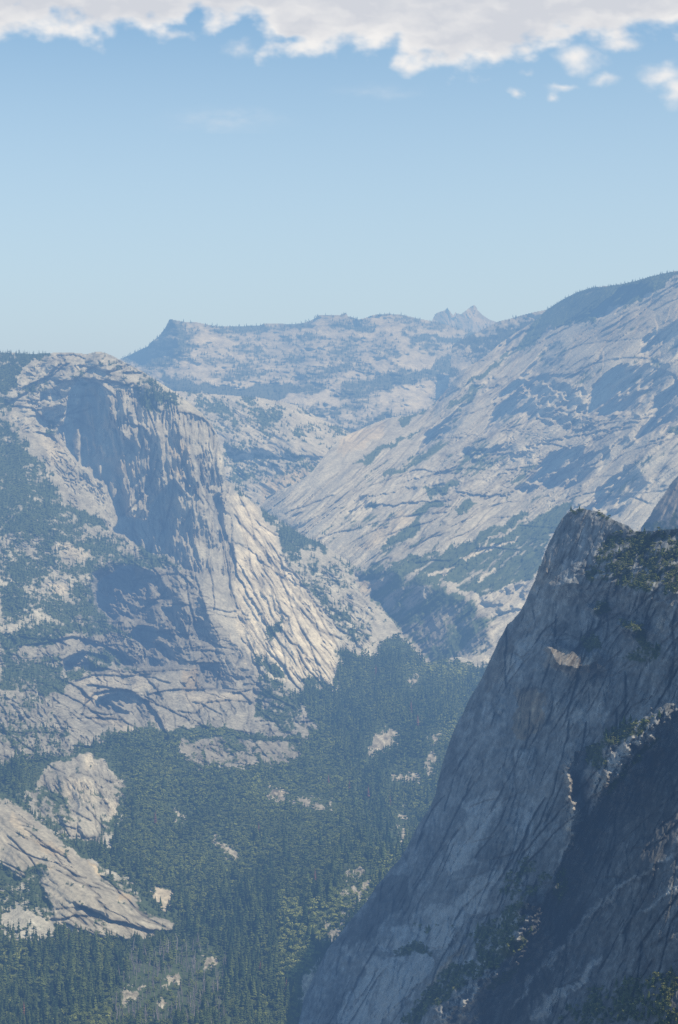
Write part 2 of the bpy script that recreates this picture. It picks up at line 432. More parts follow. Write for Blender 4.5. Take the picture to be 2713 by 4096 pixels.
md.build('middle_dome', SIL_MD, M_mid)

# ------------------------------------------------------------------ the great slab mountain
sm = Sheet(225, 802, 262, 720, 0.75, [(546, 309, 12200), (600, 286, 11500), (678, 270, 10500), (720, 260, 10100), (802, 262, 9700), (802, 600, 6200), (500, 345, 11800), (460, 371, 11200), (425, 410, 10600), (350, 433, 9900), (263, 501, 9100), (337, 558, 8000), (367, 620, 7400), (430, 660, 6900),
      (480, 670, 6700), (560, 480, 8500), (678, 400, 8700), (678, 530, 7100), (520, 560, 7500), (600, 600, 6800), (450, 500, 8450), (400, 590, 7500), (500, 640, 6900), (720, 600, 6400), (300, 480, 9200), (225, 560, 8800), (600, 370, 9700), (480, 430, 9700), (600, 700, 6300), (300, 700, 7000)], 51)
x, y = sm.x, sm.y
sm.r += 16 * fbm(*rot(x, y, -48), 90, 3, 511)
a_, c_ = rot(sm.sx, sm.sy, -37)
sm.r += 9 * fbm(a_ / 4.5, c_, 26, 3, 512) + 1.6 * np.tanh(3 * fbm(a_ / 7, c_, 9, 3, 513))
sm.tone *= 1 + .20 * fbm(a_ / 9, c_, 10, 4, 514) + .14 * fbm(a_ / 3, c_, 50, 3, 517)
a2, c2 = rot(sm.sx, sm.sy, -10)
rg = sst(fbm(x, y, 70, 2, 515), 0, .5)
sm.r += rg * 2.2 * fbm(a2 / 3, c2, 8, 4, 516)
# big leaning facets that hold the blue shadows
for p, gx, gy in [
    (B_(1150, 640, 1180, 560, 1290, 500, 1440, 450, 1540, 490, 1500, 570, 1420, 650, 1360, 700, 1230, 690, 1160, 700), -2.6, .5),
    (B_(700, 770, 700, 700, 760, 610, 860, 540, 960, 520, 1020, 560, 980, 640, 900, 720, 790, 730), -2.6, .8),
    (B_(375, 890, 420, 800, 520, 700, 620, 640, 560, 740, 480, 830), -2.8, .8),
    (B_(440, 670, 480, 600, 540, 500, 600, 490, 560, 560, 500, 620), -3.0, .6),
    (B_(890, 1010, 960, 900, 1100, 850, 1240, 850, 1240, 910, 1150, 1000, 1080, 1060, 980, 1040), -2.4, 1.0),
    (B_(1130, 1180, 1200, 1060, 1330, 960, 1390, 950, 1420, 1030, 1340, 1090, 1300, 1180, 1250, 1190, 1180, 1150), -2.6, .8),
    (B_(1380, 800, 1470, 640, 1568, 560, 1660, 520, 1660, 700, 1568, 740, 1460, 790), -2.6, .6),
    (B_(1170, 230, 1300, 130, 1440, 80, 1430, 140, 1300, 210, 1200, 250), -2.8, .5),
    (B_(60, 1150, 110, 1100, 190, 1085, 170, 1130, 100, 1160), -1.6, 1.2),
    (B_(720, 380, 860, 300, 960, 270, 1000, 300, 880, 400, 760, 470), -1.4, .5),
    (B_(860, 520, 900, 470, 990, 380, 1060, 400, 1020, 480, 930, 540), -1.8, .5),
    (B_(600, 880, 760, 850, 900, 870, 850, 940, 700, 950, 620, 930), -1.2, 1.0),
    (B_(1420, 360, 1500, 300, 1568, 260, 1640, 250, 1568, 420, 1480, 470, 1400, 440), -1.2, .6),
    (B_(820, 1050, 1000, 1000, 1060, 1010, 960, 1050, 860, 1080), -1.5, 1.5),
]: sm.tilt(p, gx * .54, gy * .54, 3, an=(-42, 4, 8, 1))
# blocky outcrops
for p, am in [(B_(820, 560, 1000, 520, 1130, 560, 1150, 700, 1080, 760, 980, 740, 860, 650), 9), (B_(560, 560, 800, 500, 780, 560, 620, 660), 5), (B_(560, 880, 900, 830, 950, 960, 700, 1000), 5), (B_(280, 990, 560, 940, 620, 1060, 400, 1080), 5),
              (D_(650, 200, 880, 140, 850, 270, 720, 320), 6)]:
    sm.streaks(p, -20, 1.6, 9, am, .15, True, 6, 61)
for l in [B_(440, 970, 560, 900, 700, 880, 860, 890), B_(560, 1060, 760, 1070, 900, 1040, 1060, 1000), B_(900, 700, 980, 740, 1120, 770, 1260, 700, 1370, 700), B_(1000, 1100, 1060, 1010, 1090, 1020, 1060, 1080, 1000, 1110),
          B_(1360, 920, 1420, 850, 1568, 750), B_(80, 1090, 200, 1060, 330, 1040), B_(340, 1000, 460, 960, 640, 950), B_(960, 820, 1100, 800, 1260, 760, 1350, 740), B_(640, 460, 800, 400, 960, 320, 1160, 230),
          B_(120, 1130, 300, 1110, 470, 1100, 640, 1060), B_(1480, 500, 1540, 520, 1568, 560)]:
    sm.ledge(l, 7, 5, tone=.25)
for l, am, w in [(B_(560, 560, 700, 470, 960, 330, 1200, 220, 1440, 90), 9, 7), (B_(1370, 700, 1240, 850, 1130, 1000, 1100, 1100), 9, 5), (B_(1560, 520, 1480, 620, 1390, 700, 1340, 800), 9, 5), (B_(1090, 1020, 1040, 1090, 960, 1130, 760, 1230, 580, 1350, 480, 1400), 6, 4),
                 (B_(1568, 740, 1440, 850, 1380, 930, 1430, 1010), 8, 6), (D_(90, 180, 200, 135), 5, 4)]:
    sm.ridge(l, am, w)
# gorge at the foot: darker, steeper
gorge = D_(70, 110, 260, 100, 420, 130, 620, 230, 700, 330, 700, 430, 600, 500, 430, 540, 300, 400, 200, 280, 110, 180)
q, m = sm.mask(gorge, 12)
a3, c3 = rot(sm.wx[q], sm.wy[q], 80)
sm.r[q] += m * (10 * fbm(a3 / 2.5, c3, 26, 4, 520) + (sm.x[q] - 430) * -.55 + (sm.y[q] - 610) * .7)
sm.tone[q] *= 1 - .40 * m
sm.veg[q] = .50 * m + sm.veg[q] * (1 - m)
# scrub strips
for p, dn in [(B_(100, 1330, 130, 1290, 260, 1220, 380, 1195, 380, 1240, 290, 1290, 180, 1310), .97), (B_(70, 930, 180, 850, 300, 800, 400, 770, 300, 820, 230, 870, 130, 930), .8), (B_(170, 1441, 300, 1390, 480, 1330, 700, 1230, 860, 1130, 900, 1140, 780, 1230, 560, 1360, 380, 1441), .9),
              (B_(380, 1441, 600, 1360, 850, 1200, 1000, 1120, 1110, 1080, 1060, 1130, 1000, 1250, 940, 1360, 900, 1470, 300, 1480), .80), (D_(230, 60, 500, 0, 900, 0, 900, 130, 720, 180, 640, 210, 420, 120, 280, 100), .72), (B_(390, 1040, 470, 1020, 500, 1060, 430, 1090), .9), (B_(480, 1040, 540, 1010, 560, 1030, 500, 1060), .9),
              (B_(540, 1130, 620, 1090, 640, 1120, 560, 1150), .9), (B_(300, 1200, 400, 1100, 480, 1100, 520, 1120, 400, 1150, 330, 1240), .6), (B_(200, 970, 350, 890, 480, 850, 520, 850, 370, 930, 220, 990), .66), (B_(560, 570, 700, 470, 960, 270, 1100, 140, 1300, 100, 1560, 40, 1440, 100, 1200, 240, 1000, 300, 760, 460, 620, 560), .62),
              (B_(960, 240, 1100, 140, 1200, 115, 1440, 62, 1568, 35, 1568, 45, 1440, 130, 1200, 200, 1000, 270), .93), (B_(490, 670, 620, 570, 700, 560, 560, 690), .55), (B_(1500, 780, 1568, 740, 1640, 740, 1600, 790), .8), (D_(200, 60, 75, 90, 160, 260, 290, 370, 420, 520, 420, 400, 300, 330, 250, 200), .45), (D_(0, 60, 60, 60, 120, 100, 60, 90), .6),
              (B_(280, 730, 440, 640, 450, 650, 300, 750), .8)]:
    sm.vegp(p, dn, 4)
sm.vegp(B_(860, 340, 920, 240, 960, 205, 1040, 150, 1170, 100, 1310, 85, 1440, 50, 1530, 30, 1440, 110, 1410, 170, 1300, 200, 1200, 250, 1000, 300), .93, 5)
sm.veg[:] = np.maximum(sm.veg, .12 + .22 * fbm(x, y, 60, 2, 530))
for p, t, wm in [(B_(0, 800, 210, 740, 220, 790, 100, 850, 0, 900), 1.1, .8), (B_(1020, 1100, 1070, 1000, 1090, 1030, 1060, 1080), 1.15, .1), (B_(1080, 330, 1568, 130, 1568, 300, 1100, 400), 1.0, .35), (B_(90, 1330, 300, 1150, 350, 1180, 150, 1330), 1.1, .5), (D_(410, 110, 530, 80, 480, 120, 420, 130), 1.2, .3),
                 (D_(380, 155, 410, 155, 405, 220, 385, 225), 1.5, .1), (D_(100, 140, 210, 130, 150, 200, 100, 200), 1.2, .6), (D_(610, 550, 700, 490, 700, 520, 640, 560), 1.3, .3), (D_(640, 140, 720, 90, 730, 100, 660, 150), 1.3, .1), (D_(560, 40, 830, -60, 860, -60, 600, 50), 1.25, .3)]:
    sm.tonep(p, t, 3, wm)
    sm.vegp(p, .1, 3)
ALLS = None
sm.terrace(ALLS, -39, 8, 22, 6, 2.2, .2, .28)
sm.terrace(B_(300, 600, 1200, 450, 1250, 760, 1100, 1060, 1200, 1250, 200, 1441, 100, 1100), -34, 5, 9, 2.0, 3, .3, .2, seed=140)
SLB = B_(60, 800, 400, 680, 700, 400, 1100, 140, 1700, 0, 1700, 700, 1300, 1000, 1100, 1250, 500, 1441, 60, 1441, -300, 1200)
sm.cracks(SLB, 120, -39, 6, 40, 150, 4.2, 4, .28, 11, .35)
sm.cracks(B_(300, 600, 1200, 450, 1250, 760, 1100, 1060, 1200, 1250, 200, 1441, 100, 1100), 60, -22, 12, 12, 50, 4.5, 4, .35, 12)
sm.joints(ALLS, -42, 9, 12, 2.5, .35, .06)
sm.terrace(B_(500, 800, 1100, 650, 1250, 760, 1100, 1060, 600, 1120, 400, 1100), -8, 3, 10, 5, 3, .3, .3, seed=150)
sm.finish_veg(2.6, hard=6, deg=-37, ratio=5)
SIL_SM = [(226, 719), (226, 530)] + A_(1215, 1110, 1230, 1075, 1380, 1010, 1440, 960, 1510, 870, 1568, 810) + B_(60, 785, 150, 745, 230, 715, 330, 705, 400, 680, 450, 640, 520, 560, 560, 500, 640, 455, 690, 420, 740, 375, 820, 320, 920, 258, 950, 225, 960, 215, 1000, 190, 1040, 165, 1100, 135, 1170, 113,
      1250, 105, 1310, 97, 1380, 80, 1440, 62, 1500, 48, 1568, 35, 1620, 20, 1750, 0, 1960, -10, 2140, -5) + [(801, 719)]
d = segdist(x, y, SIL_SM[8:-1]); sm.r += 10 * np.exp(-d / 5)
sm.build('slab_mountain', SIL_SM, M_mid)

# ------------------------------------------------------------------ left side: dome, ledges, forest slopes and the valley floor
lt = Sheet(-90, 520, 345, 1050, 0.75, [(-90, 352, 8800), (-90, 600, 6200), (-90, 800, 4500), (-90, 1024, 3450), (-30, 350, 8700), (0, 352, 8600), (60, 353, 8400), (104, 352, 8300), (150, 376, 8100), (190, 402, 8000), (217, 432, 7900), (225, 470, 7800), (60, 430, 7950), (130, 450, 7750), (180, 460, 7600), (212, 520, 7450), (232, 600, 6950),
      (110, 530, 7400), (160, 560, 7250), (230, 620, 6800), (0, 450, 7700), (50, 520, 7100), (0, 600, 6350), (100, 575, 6850), (200, 610, 6700), (200, 680, 6100), (100, 690, 5850), (0, 680, 5650), (250, 700, 5950), (300, 650, 6350), (250, 505, 8200), (300, 560, 7550), (360, 600, 7300), (400, 633, 7000),
      (330, 690, 6150), (280, 600, 6950), (427, 665, 6500), (480, 680, 6300), (400, 720, 5700), (450, 760, 5250), (400, 830, 4700), (300, 760, 5300), (150, 745, 5250), (0, 740, 5050), (130, 830, 4500), (0, 830, 4300), (60, 890, 4000), (200, 930, 4000), (0, 960, 3700),
      (0, 1024, 3400), (180, 1024, 3350), (320, 1024, 3520), (420, 1024, 3560), (335, 935, 3820), (390, 850, 4300), (520, 900, 3900), (520, 760, 5000)], 61)
x, y = lt.x, lt.y
ROCK = [(-30, 340), (230, 340), (260, 500), (300, 540), (400, 630), (340, 700), (300, 735), (180, 750), (60, 730), (-30, 780)]
DOME = A_(0, 400, 520, 420, 980, 740, 1050, 1010, 1100, 1441, 900, 1441, 500, 1230, 300, 1100, 180, 880, 0, 640)
q, m = lt.mask(ROCK, 20)
lt.r[q] += m * (9 * fbm(x[q], y[q], 46, 4, 611) + 4 * fbm(lt.wx[q], lt.wy[q] * .8, 13, 3, 612))
lt.tone[q] *= 1 + m * .15 * fbm(x[q], y[q], 18, 4, 613)
# vertical flutes of the dome
FL = A_(480, 600, 700, 560, 840, 690, 960, 720, 1030, 840, 1060, 1100, 1100, 1441, 880, 1441, 600, 1250, 520, 1150, 560, 900)
lt.streaks(FL, 82, 3.5, 22, 9, .10, False, 10, 5, 4)
lt.streaks(FL, 84, 6, 7, 3.2, .16, True, 8, 6)
lt.streaks(A_(860, 690, 1000, 760, 1060, 1080, 900, 1000, 850, 820), 86, 9, 6, 3.5, .22, True, 4, 7)
lt.streaks(A_(300, 560, 640, 600, 700, 900, 600, 1200, 500, 1100, 280, 860), 84, 5, 9, 3.5, .2, False, 8, 31)
lt.tonep(A_(480, 700, 860, 720, 1050, 1100, 1110, 1441, 1150, 1700, 880, 1441, 560, 1200), .84, 22)  # dome front toned darker, painted shading for the less lit flutes
# dome cap: level exfoliation sheets
CAP = A_(0, 640, 30, 590, 230, 415, 520, 420, 640, 510, 640, 640, 480, 560, 370, 570, 300, 700, 270, 780, 110, 790)
lt.streaks(CAP, -8, 2.6, 9, 3.0, .12, True, 6, 9)
lt.streaks(CAP, 20, 2.0, 22, 6, .05, False, 8, 10)
LOWZ = C_(-60, 380, 200, 380, 440, 100, 620, 0, 860, 60, 1000, 330, 1180, 560, 1420, 700, 1480, 860, 1400, 1010, 740, 1010, 500, 900, 300, 960, -60, 1010)
# shaded alcoves
for p, gx, gy in [
    (A_(370, 560, 440, 545, 490, 600, 500, 720, 560, 800, 640, 850, 700, 880, 680, 960, 640, 1010, 600, 1110, 560, 1200, 520, 1100, 480, 1010, 440, 1000, 400, 960, 320, 900, 290, 860, 270, 790, 300, 690, 330, 600), -1.7, .25),
    (A_(720, 1090, 800, 1005, 850, 1060, 885, 1090, 900, 1200, 890, 1300, 920, 1400, 930, 1441, 850, 1420, 780, 1370, 700, 1330, 620, 1290, 540, 1240, 560, 1180, 600, 1170, 680, 1190, 700, 1120), -2.0, .3),
    (A_(980, 1080, 1000, 1050, 1030, 1150, 1065, 1180, 1070, 1280, 1080, 1400, 1050, 1350, 1010, 1290, 990, 1180), -3.0, .2),
    (A_(190, 590, 300, 570, 340, 600, 250, 640, 190, 630), -1.6, .8),
    (A_(860, 720, 880, 700, 930, 720, 945, 770, 900, 800, 870, 780), -2.4, .5),
    (A_(170, 720, 280, 650, 320, 680, 240, 770, 180, 740), -1.5, .6),
    (A_(700, 840, 730, 800, 760, 900, 720, 1000, 700, 1080, 660, 1050, 690, 960), -2.2, .3),
    (A_(600, 620, 640, 600, 700, 690, 680, 740, 620, 740), -1.2, .3),
    # lower cliffs
    (C_(440, 200, 460, 140, 540, 90, 600, 80, 620, 140, 680, 160, 690, 230, 740, 250, 700, 270, 720, 340, 640, 330, 560, 310, 520, 330, 440, 260), -2.4, .4),
    (C_(750, 270, 800, 260, 830, 330, 870, 360, 890, 480, 890, 540, 820, 545, 700, 540, 690, 480, 650, 430, 600, 390, 640, 350, 740, 370, 760, 330), -2.2, .4),
    (C_(890, 260, 910, 220, 940, 260, 960, 320, 950, 380, 990, 420, 1010, 440, 930, 450, 900, 420, 890, 340), -2.4, .4),
    (C_(440, 700, 500, 670, 560, 660, 640, 680, 700, 740, 760, 830, 700, 830, 640, 810, 590, 770, 500, 740, 440, 740), -2.0, .9),
    (C_(920, 540, 1040, 535, 1060, 600, 1090, 640, 1010, 650, 960, 640, 920, 600), -2.2, .6),
    (C_(380, 400, 600, 500, 700, 540, 600, 550, 480, 520, 400, 470), -1.4, .8),
    (C_(380, 460, 560, 500, 640, 560, 540, 560, 440, 545, 300, 560, 300, 510), -1.4, .9),
    (C_(1050, 440, 1120, 450, 1180, 550, 1120, 560, 1080, 520), -1.5, .8),
    (C_(1060, 580, 1160, 590, 1180, 640, 1100, 640), -1.8, .8),
    (C_(850, 620, 900, 610, 940, 650, 860, 660), -1.6, .8),
    (C_(1160, 640, 1260, 700, 1290, 790, 1220, 760, 1160, 720), -1.5, .6),
    (C_(560, 560, 640, 590, 600, 640, 560, 620), -1.0, 1),
]: lt.tilt(p, gx * .78, gy * .78, 1.8, an=(82, 3, 4, 1) if p[0][1] < 560 else (30, 2, 2.2, 1))
lt.tonep(C_(420, 60, 640, 70, 800, 200, 900, 300, 1000, 440, 1050, 600, 900, 640, 850, 540, 700, 560, 560, 540, 400, 460, 420, 250), .78, 12)  # shade of the upper wall deepened by a darker painted tone
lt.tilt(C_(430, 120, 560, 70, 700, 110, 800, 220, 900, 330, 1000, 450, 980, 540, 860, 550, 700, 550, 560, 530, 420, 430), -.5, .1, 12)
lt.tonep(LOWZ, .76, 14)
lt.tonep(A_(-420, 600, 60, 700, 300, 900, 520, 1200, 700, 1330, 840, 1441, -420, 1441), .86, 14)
lt.streaks(C_(420, 60, 640, 70, 800, 200, 900, 300, 1000, 440, 1050, 600, 900, 640, 850, 540, 700, 560, 560, 540, 400, 460, 420, 250), 78, 3.5, 12, 8, .22, False, 8, 33)
lt.terrace(C_(420, 60, 640, 70, 800, 200, 900, 300, 1000, 440, 1050, 600, 900, 640, 850, 540, 700, 560, 400, 460), 74, 3, 14, 8, 2.5, .25, .35, 6, 131)
# arches and ledges of the lower wall
for l, am, L in [(C_(400, 700, 440, 660, 520, 640, 600, 650, 680, 700, 740, 780, 770, 850), 16, 9), (C_(350, 600, 440, 570, 560, 580, 700, 570), 9, 6), (C_(270, 530, 400, 520, 540, 560, 700, 560, 840, 550), 9, 7), (C_(170, 430, 340, 400, 450, 420, 560, 490, 640, 540), 9, 7),
                 (C_(700, 660, 800, 640, 960, 640, 1110, 660, 1200, 740), 8, 6), (C_(800, 250, 880, 250, 900, 330, 930, 330), 8, 5), (C_(600, 360, 720, 380, 760, 370), 7, 5), (C_(420, 620, 560, 640, 640, 660), 8, 5), (C_(300, 600, 380, 640, 400, 680, 380, 760), 7, 5),
                 (C_(820, 740, 900, 750, 960, 700, 1060, 690, 1140, 700), 6, 5), (C_(620, 140, 760, 110, 830, 110, 900, 170), 5, 5), (C_(880, 460, 960, 460, 1010, 470), 7, 4), (C_(900, 520, 1030, 520), 7, 4), (C_(1200, 740, 1300, 820, 1400, 880), 6, 5), (C_(420, 770, 560, 780, 640, 820, 740, 850), 6, 5),
                 (A_(180, 780, 240, 800, 290, 850), 6, 5), (A_(50, 660, 150, 670, 200, 720), 6, 4), (A_(830, 690, 900, 700, 960, 740, 1000, 800), 5, 5), (A_(590, 740, 660, 760, 700, 830), 6, 5)]:
    lt.ledge(l, am * 1.3, L, .3, .45)
for l, am, w in [(C_(560, 60, 560, 140, 540, 200, 560, 240), 6, 3), (C_(820, 60, 830, 160, 850, 240, 880, 320, 880, 420, 900, 500), 9, 4), (C_(900, 170, 920, 260, 990, 360, 1020, 440, 1080, 520, 1160, 560), 8, 4), (A_(1030, 900, 1050, 1060, 1080, 1200, 1100, 1441), 10, 5),
                 (A_(700, 760, 740, 860, 740, 1000, 760, 1060), 8, 5), (A_(560, 620, 590, 760, 560, 900, 600, 1150), 7, 6), (A_(820, 700, 840, 800, 880, 920, 920, 1050, 960, 1180, 1000, 1300), 9, 5)]:
    lt.ridge(l, am, w)
# bright flank slab: cracks running down to the right
FLK = A_(1050, 1050, 1110, 1060, 1250, 1220, 1300, 1350, 1250, 1360, 1120, 1300, 1080, 1200) 
FLK2 = C_(1090, 0, 1200, 0, 1300, 40, 1430, 210, 1560, 400, 1540, 620, 1440, 660, 1360, 600, 1250, 600, 1130, 480, 1080, 300)
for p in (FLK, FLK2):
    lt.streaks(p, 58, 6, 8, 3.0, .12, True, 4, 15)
    lt.tonep(p, 1.38, 9, .3)  # lighter tone paints extra sunlight onto the right flank
lt.ledge(C_(1080, 0, 1100, 120, 1160, 230, 1220, 330), 10, 5, tone=.5)
lt.ledge(C_(1130, 430, 1170, 510, 1230, 600), 8, 4, tone=.4)
lt.ledge(A_(1100, 1300, 1200, 1370, 1290, 1441), 7, 4, tone=.4)
for l in [C_(1180, 60, 1260, 200, 1330, 330), C_(1240, 30, 1340, 170, 1450, 330, 1540, 430), C_(1400, 190, 1450, 270), C_(1380, 290, 1480, 370, 1568, 400), C_(1330, 400, 1420, 500, 1490, 560), C_(1140, 40, 1200, 170, 1250, 270), C_(1300, 20, 1410, 180, 1480, 290)]:
    lt.ledge(l, 5, 3, tone=.35)
# lower rock buttress right of the flank
lt.streaks(C_(1150, 60, 1568, 60, 1700, 200, 1750, 420, 1568, 500, 1560, 400, 1430, 210), 40, 2.6, 8, 4, .2, True, 6, 16)
# lower-left rock knobs
lt.streaks(C_(0, 640, 200, 660, 330, 860, 300, 950, 100, 960, 0, 1000), 62, 2, 10, 6, .2, True, 6, 17)
lt.streaks(C_(820, 850, 1100, 850, 1400, 880, 1380, 960, 1240, 1000, 1050, 1020, 940, 1010, 820, 940), 30, 1.8, 12, 5, .12, True, 5, 18)
# granite hump beside the forest
HUMP = C_(300, 1153, 150, 1080, 250, 980, 400, 935, 500, 980, 580, 1090) + E_(580, 60, 540, 180, 520, 250, 470, 310, 400, 310, 340, 290, 240, 250, 180, 180, 130, 60)
q, m = lt.mask(HUMP, 12)
dd = segdist(x[q], y[q], HUMP, True)
lt.r[q] -= m * 26 * sst(dd, 0, 26)
lt.streaks(HUMP, 68, 3, 9, 3.0, .14, True, 4, 19)
lt.ledge(C_(300, 1060, 360, 1010, 420, 1050, 470, 1100), 6, 5, tone=.3)
lt.ledge(E_(470, 60, 470, 120, 500, 160), 6, 4, tone=.3)
lt.ledge(E_(350, 280, 440, 300), 6, 3, tone=.4)
# long slab ramp, lower left
RAMP = E_(-140, 20, 0, 75, 60, 120, 120, 160, 200, 240, 300, 310, 420, 400, 560, 500, 640, 570, 740, 650, 800, 680, 790, 720, 690, 745, 600, 760, 480, 740, 400, 730, 250, 690, 240, 620, 200, 560, 180, 450, 120, 460, 90, 480, 30, 450, 0, 420, -140, 400)
q, m = lt.mask(RAMP, 6)
lt.r[q] -= m * (10 + 14 * sst(segdist(x[q], y[q], RAMP, True), 0, 30))
lt.streaks(RAMP, 38, 6, 12, 3.0, .18, False, 4, 20)
lt.streaks(RAMP, 55, 5, 6, 1.4, .12, False, 4, 21)
lt.tonep(RAMP, .82, 3, .2, .5)
lt.tonep(HUMP, .84, 3, .1, .5)
for l, am, L, tn in [(E_(370, 600, 420, 620, 500, 660, 600, 690, 700, 715, 760, 720), 16, 6, .6), (E_(240, 665, 330, 650, 400, 650, 470, 670), 8, 4, .5), (E_(300, 680, 350, 700, 410, 725), 10, 4, .5), (E_(200, 320, 260, 350, 320, 400), 8, 3, .5), (E_(80, 270, 140, 290, 240, 340), 5, 3, .3),
                     (E_(540, 760, 600, 775), 6, 3, .5), (E_(270, 610, 370, 605), 5, 3, .3)]:
    lt.ledge(l, am, L, .6, tn)
lt.tilt(E_(372, 598, 500, 640, 505, 665, 560, 690, 420, 655, 375, 620), -1.0, 2.0, 1.2, .5)
for p, t, wm in [(E_(40, 190, 60, 170, 110, 240, 130, 280, 90, 290), 1.25, .6), (E_(400, 390, 470, 450, 480, 480, 420, 440), 1.15, 1.0), (E_(540, 540, 600, 560, 590, 590, 540, 570), 1.1, 1.), (E_(700, 510, 790, 515, 810, 570, 760, 630, 730, 600, 690, 540), 1.0, .5), (E_(480, 110, 540, 140, 530, 200, 500, 200), 1.35, .35),
                 (C_(310, 1060, 380, 1040, 440, 1100, 460, 1153, 300, 1153), 1.15, .3), (C_(390, 950, 430, 950, 450, 1020, 400, 1010), 1.35, .4), (E_(170, 400, 260, 430, 240, 440, 160, 425), 1.2, 1.), (E_(130, 280, 300, 350, 330, 400, 200, 340), 1.1, .7)]:
    lt.tonep(p, t, 3, wm)
# warm stains, pale patches and a darker alcove face on the dome
for p, t, wm in [(A_(800, 800, 870, 850, 870, 960, 820, 1000, 790, 900), 1.15, .55), (A_(560, 900, 640, 940, 620, 1010, 570, 980), .9, .3), (A_(370, 600, 460, 560, 480, 700, 380, 900, 330, 850), .8, .0), (C_(830, 560, 900, 540, 920, 620, 860, 660), .95, .7), (C_(350, 590, 560, 560, 700, 570, 690, 650, 480, 620, 360, 630), 1.2, .15),
                 (C_(380, 680, 460, 670, 460, 700, 390, 710), 1.4, .4), (C_(420, 740, 580, 780, 640, 830, 560, 840, 430, 790), 1.25, .3), (C_(840, 655, 960, 650, 1180, 660, 1130, 690, 900, 740), 1.2, .25), (C_(640, 810, 740, 840, 740, 850, 650, 830), 1.3, .4), (A_(190, 790, 260, 820, 290, 880, 300, 920, 240, 940), 1.2, .25),
                 (C_(1030, 370, 1060, 390, 1160, 540, 1090, 470), 1.25, .3), (C_(900, 440, 1010, 455, 940, 475), 1.25, .3), (C_(210, 170, 340, 150, 330, 200, 240, 210), 1.15, .3), (A_(270, 1290, 380, 1270, 460, 1310, 380, 1380, 290, 1340), 1.1, .25), (A_(540, 1180, 640, 1160, 640, 1190, 560, 1210), 1.0, .5)]:
    lt.tonep(p, t, 3, wm)
# river gravel and talus along the valley floor
GRAV = [D_(150, 900, 180, 830, 240, 820, 275, 850, 240, 910, 150, 940), D_(255, 1040, 370, 1040, 380, 1060, 260, 1065), D_(400, 990, 440, 950, 450, 970, 420, 1020), D_(430, 880, 470, 850, 470, 870, 435, 900), F_(290, 200, 305, 205, 305, 285, 295, 290), F_(45, 450, 120, 435, 90, 465, 50, 470),
        F_(40, 530, 130, 505, 100, 540, 40, 550), E_(950, 850, 995, 845, 985, 880, 955, 890), E_(770, 940, 830, 930, 820, 960, 770, 960), E_(560, 1040, 590, 990, 650, 970, 640, 1000, 580, 1060), E_(740, 1050, 750, 1030, 755, 1080, 745, 1085), E_(1490, 670, 1520, 680, 1500, 700),
        E_(1400, 950, 1470, 890, 1460, 960, 1400, 1040), E_(1530, 720, 1568, 700, 1568, 730, 1520, 760), E_(1250, 75, 1310, 80, 1290, 105, 1260, 100), E_(1360, 120, 1420, 95, 1450, 130, 1520, 145, 1460, 152), D_(340, 590, 355, 585, 355, 620, 345, 620), C_(1255, 1110, 1310, 1120, 1300, 1150, 1260, 1150),
        E_(985, 300, 1090, 350, 1095, 390, 1050, 370), E_(810, 180, 835, 190, 820, 205)]
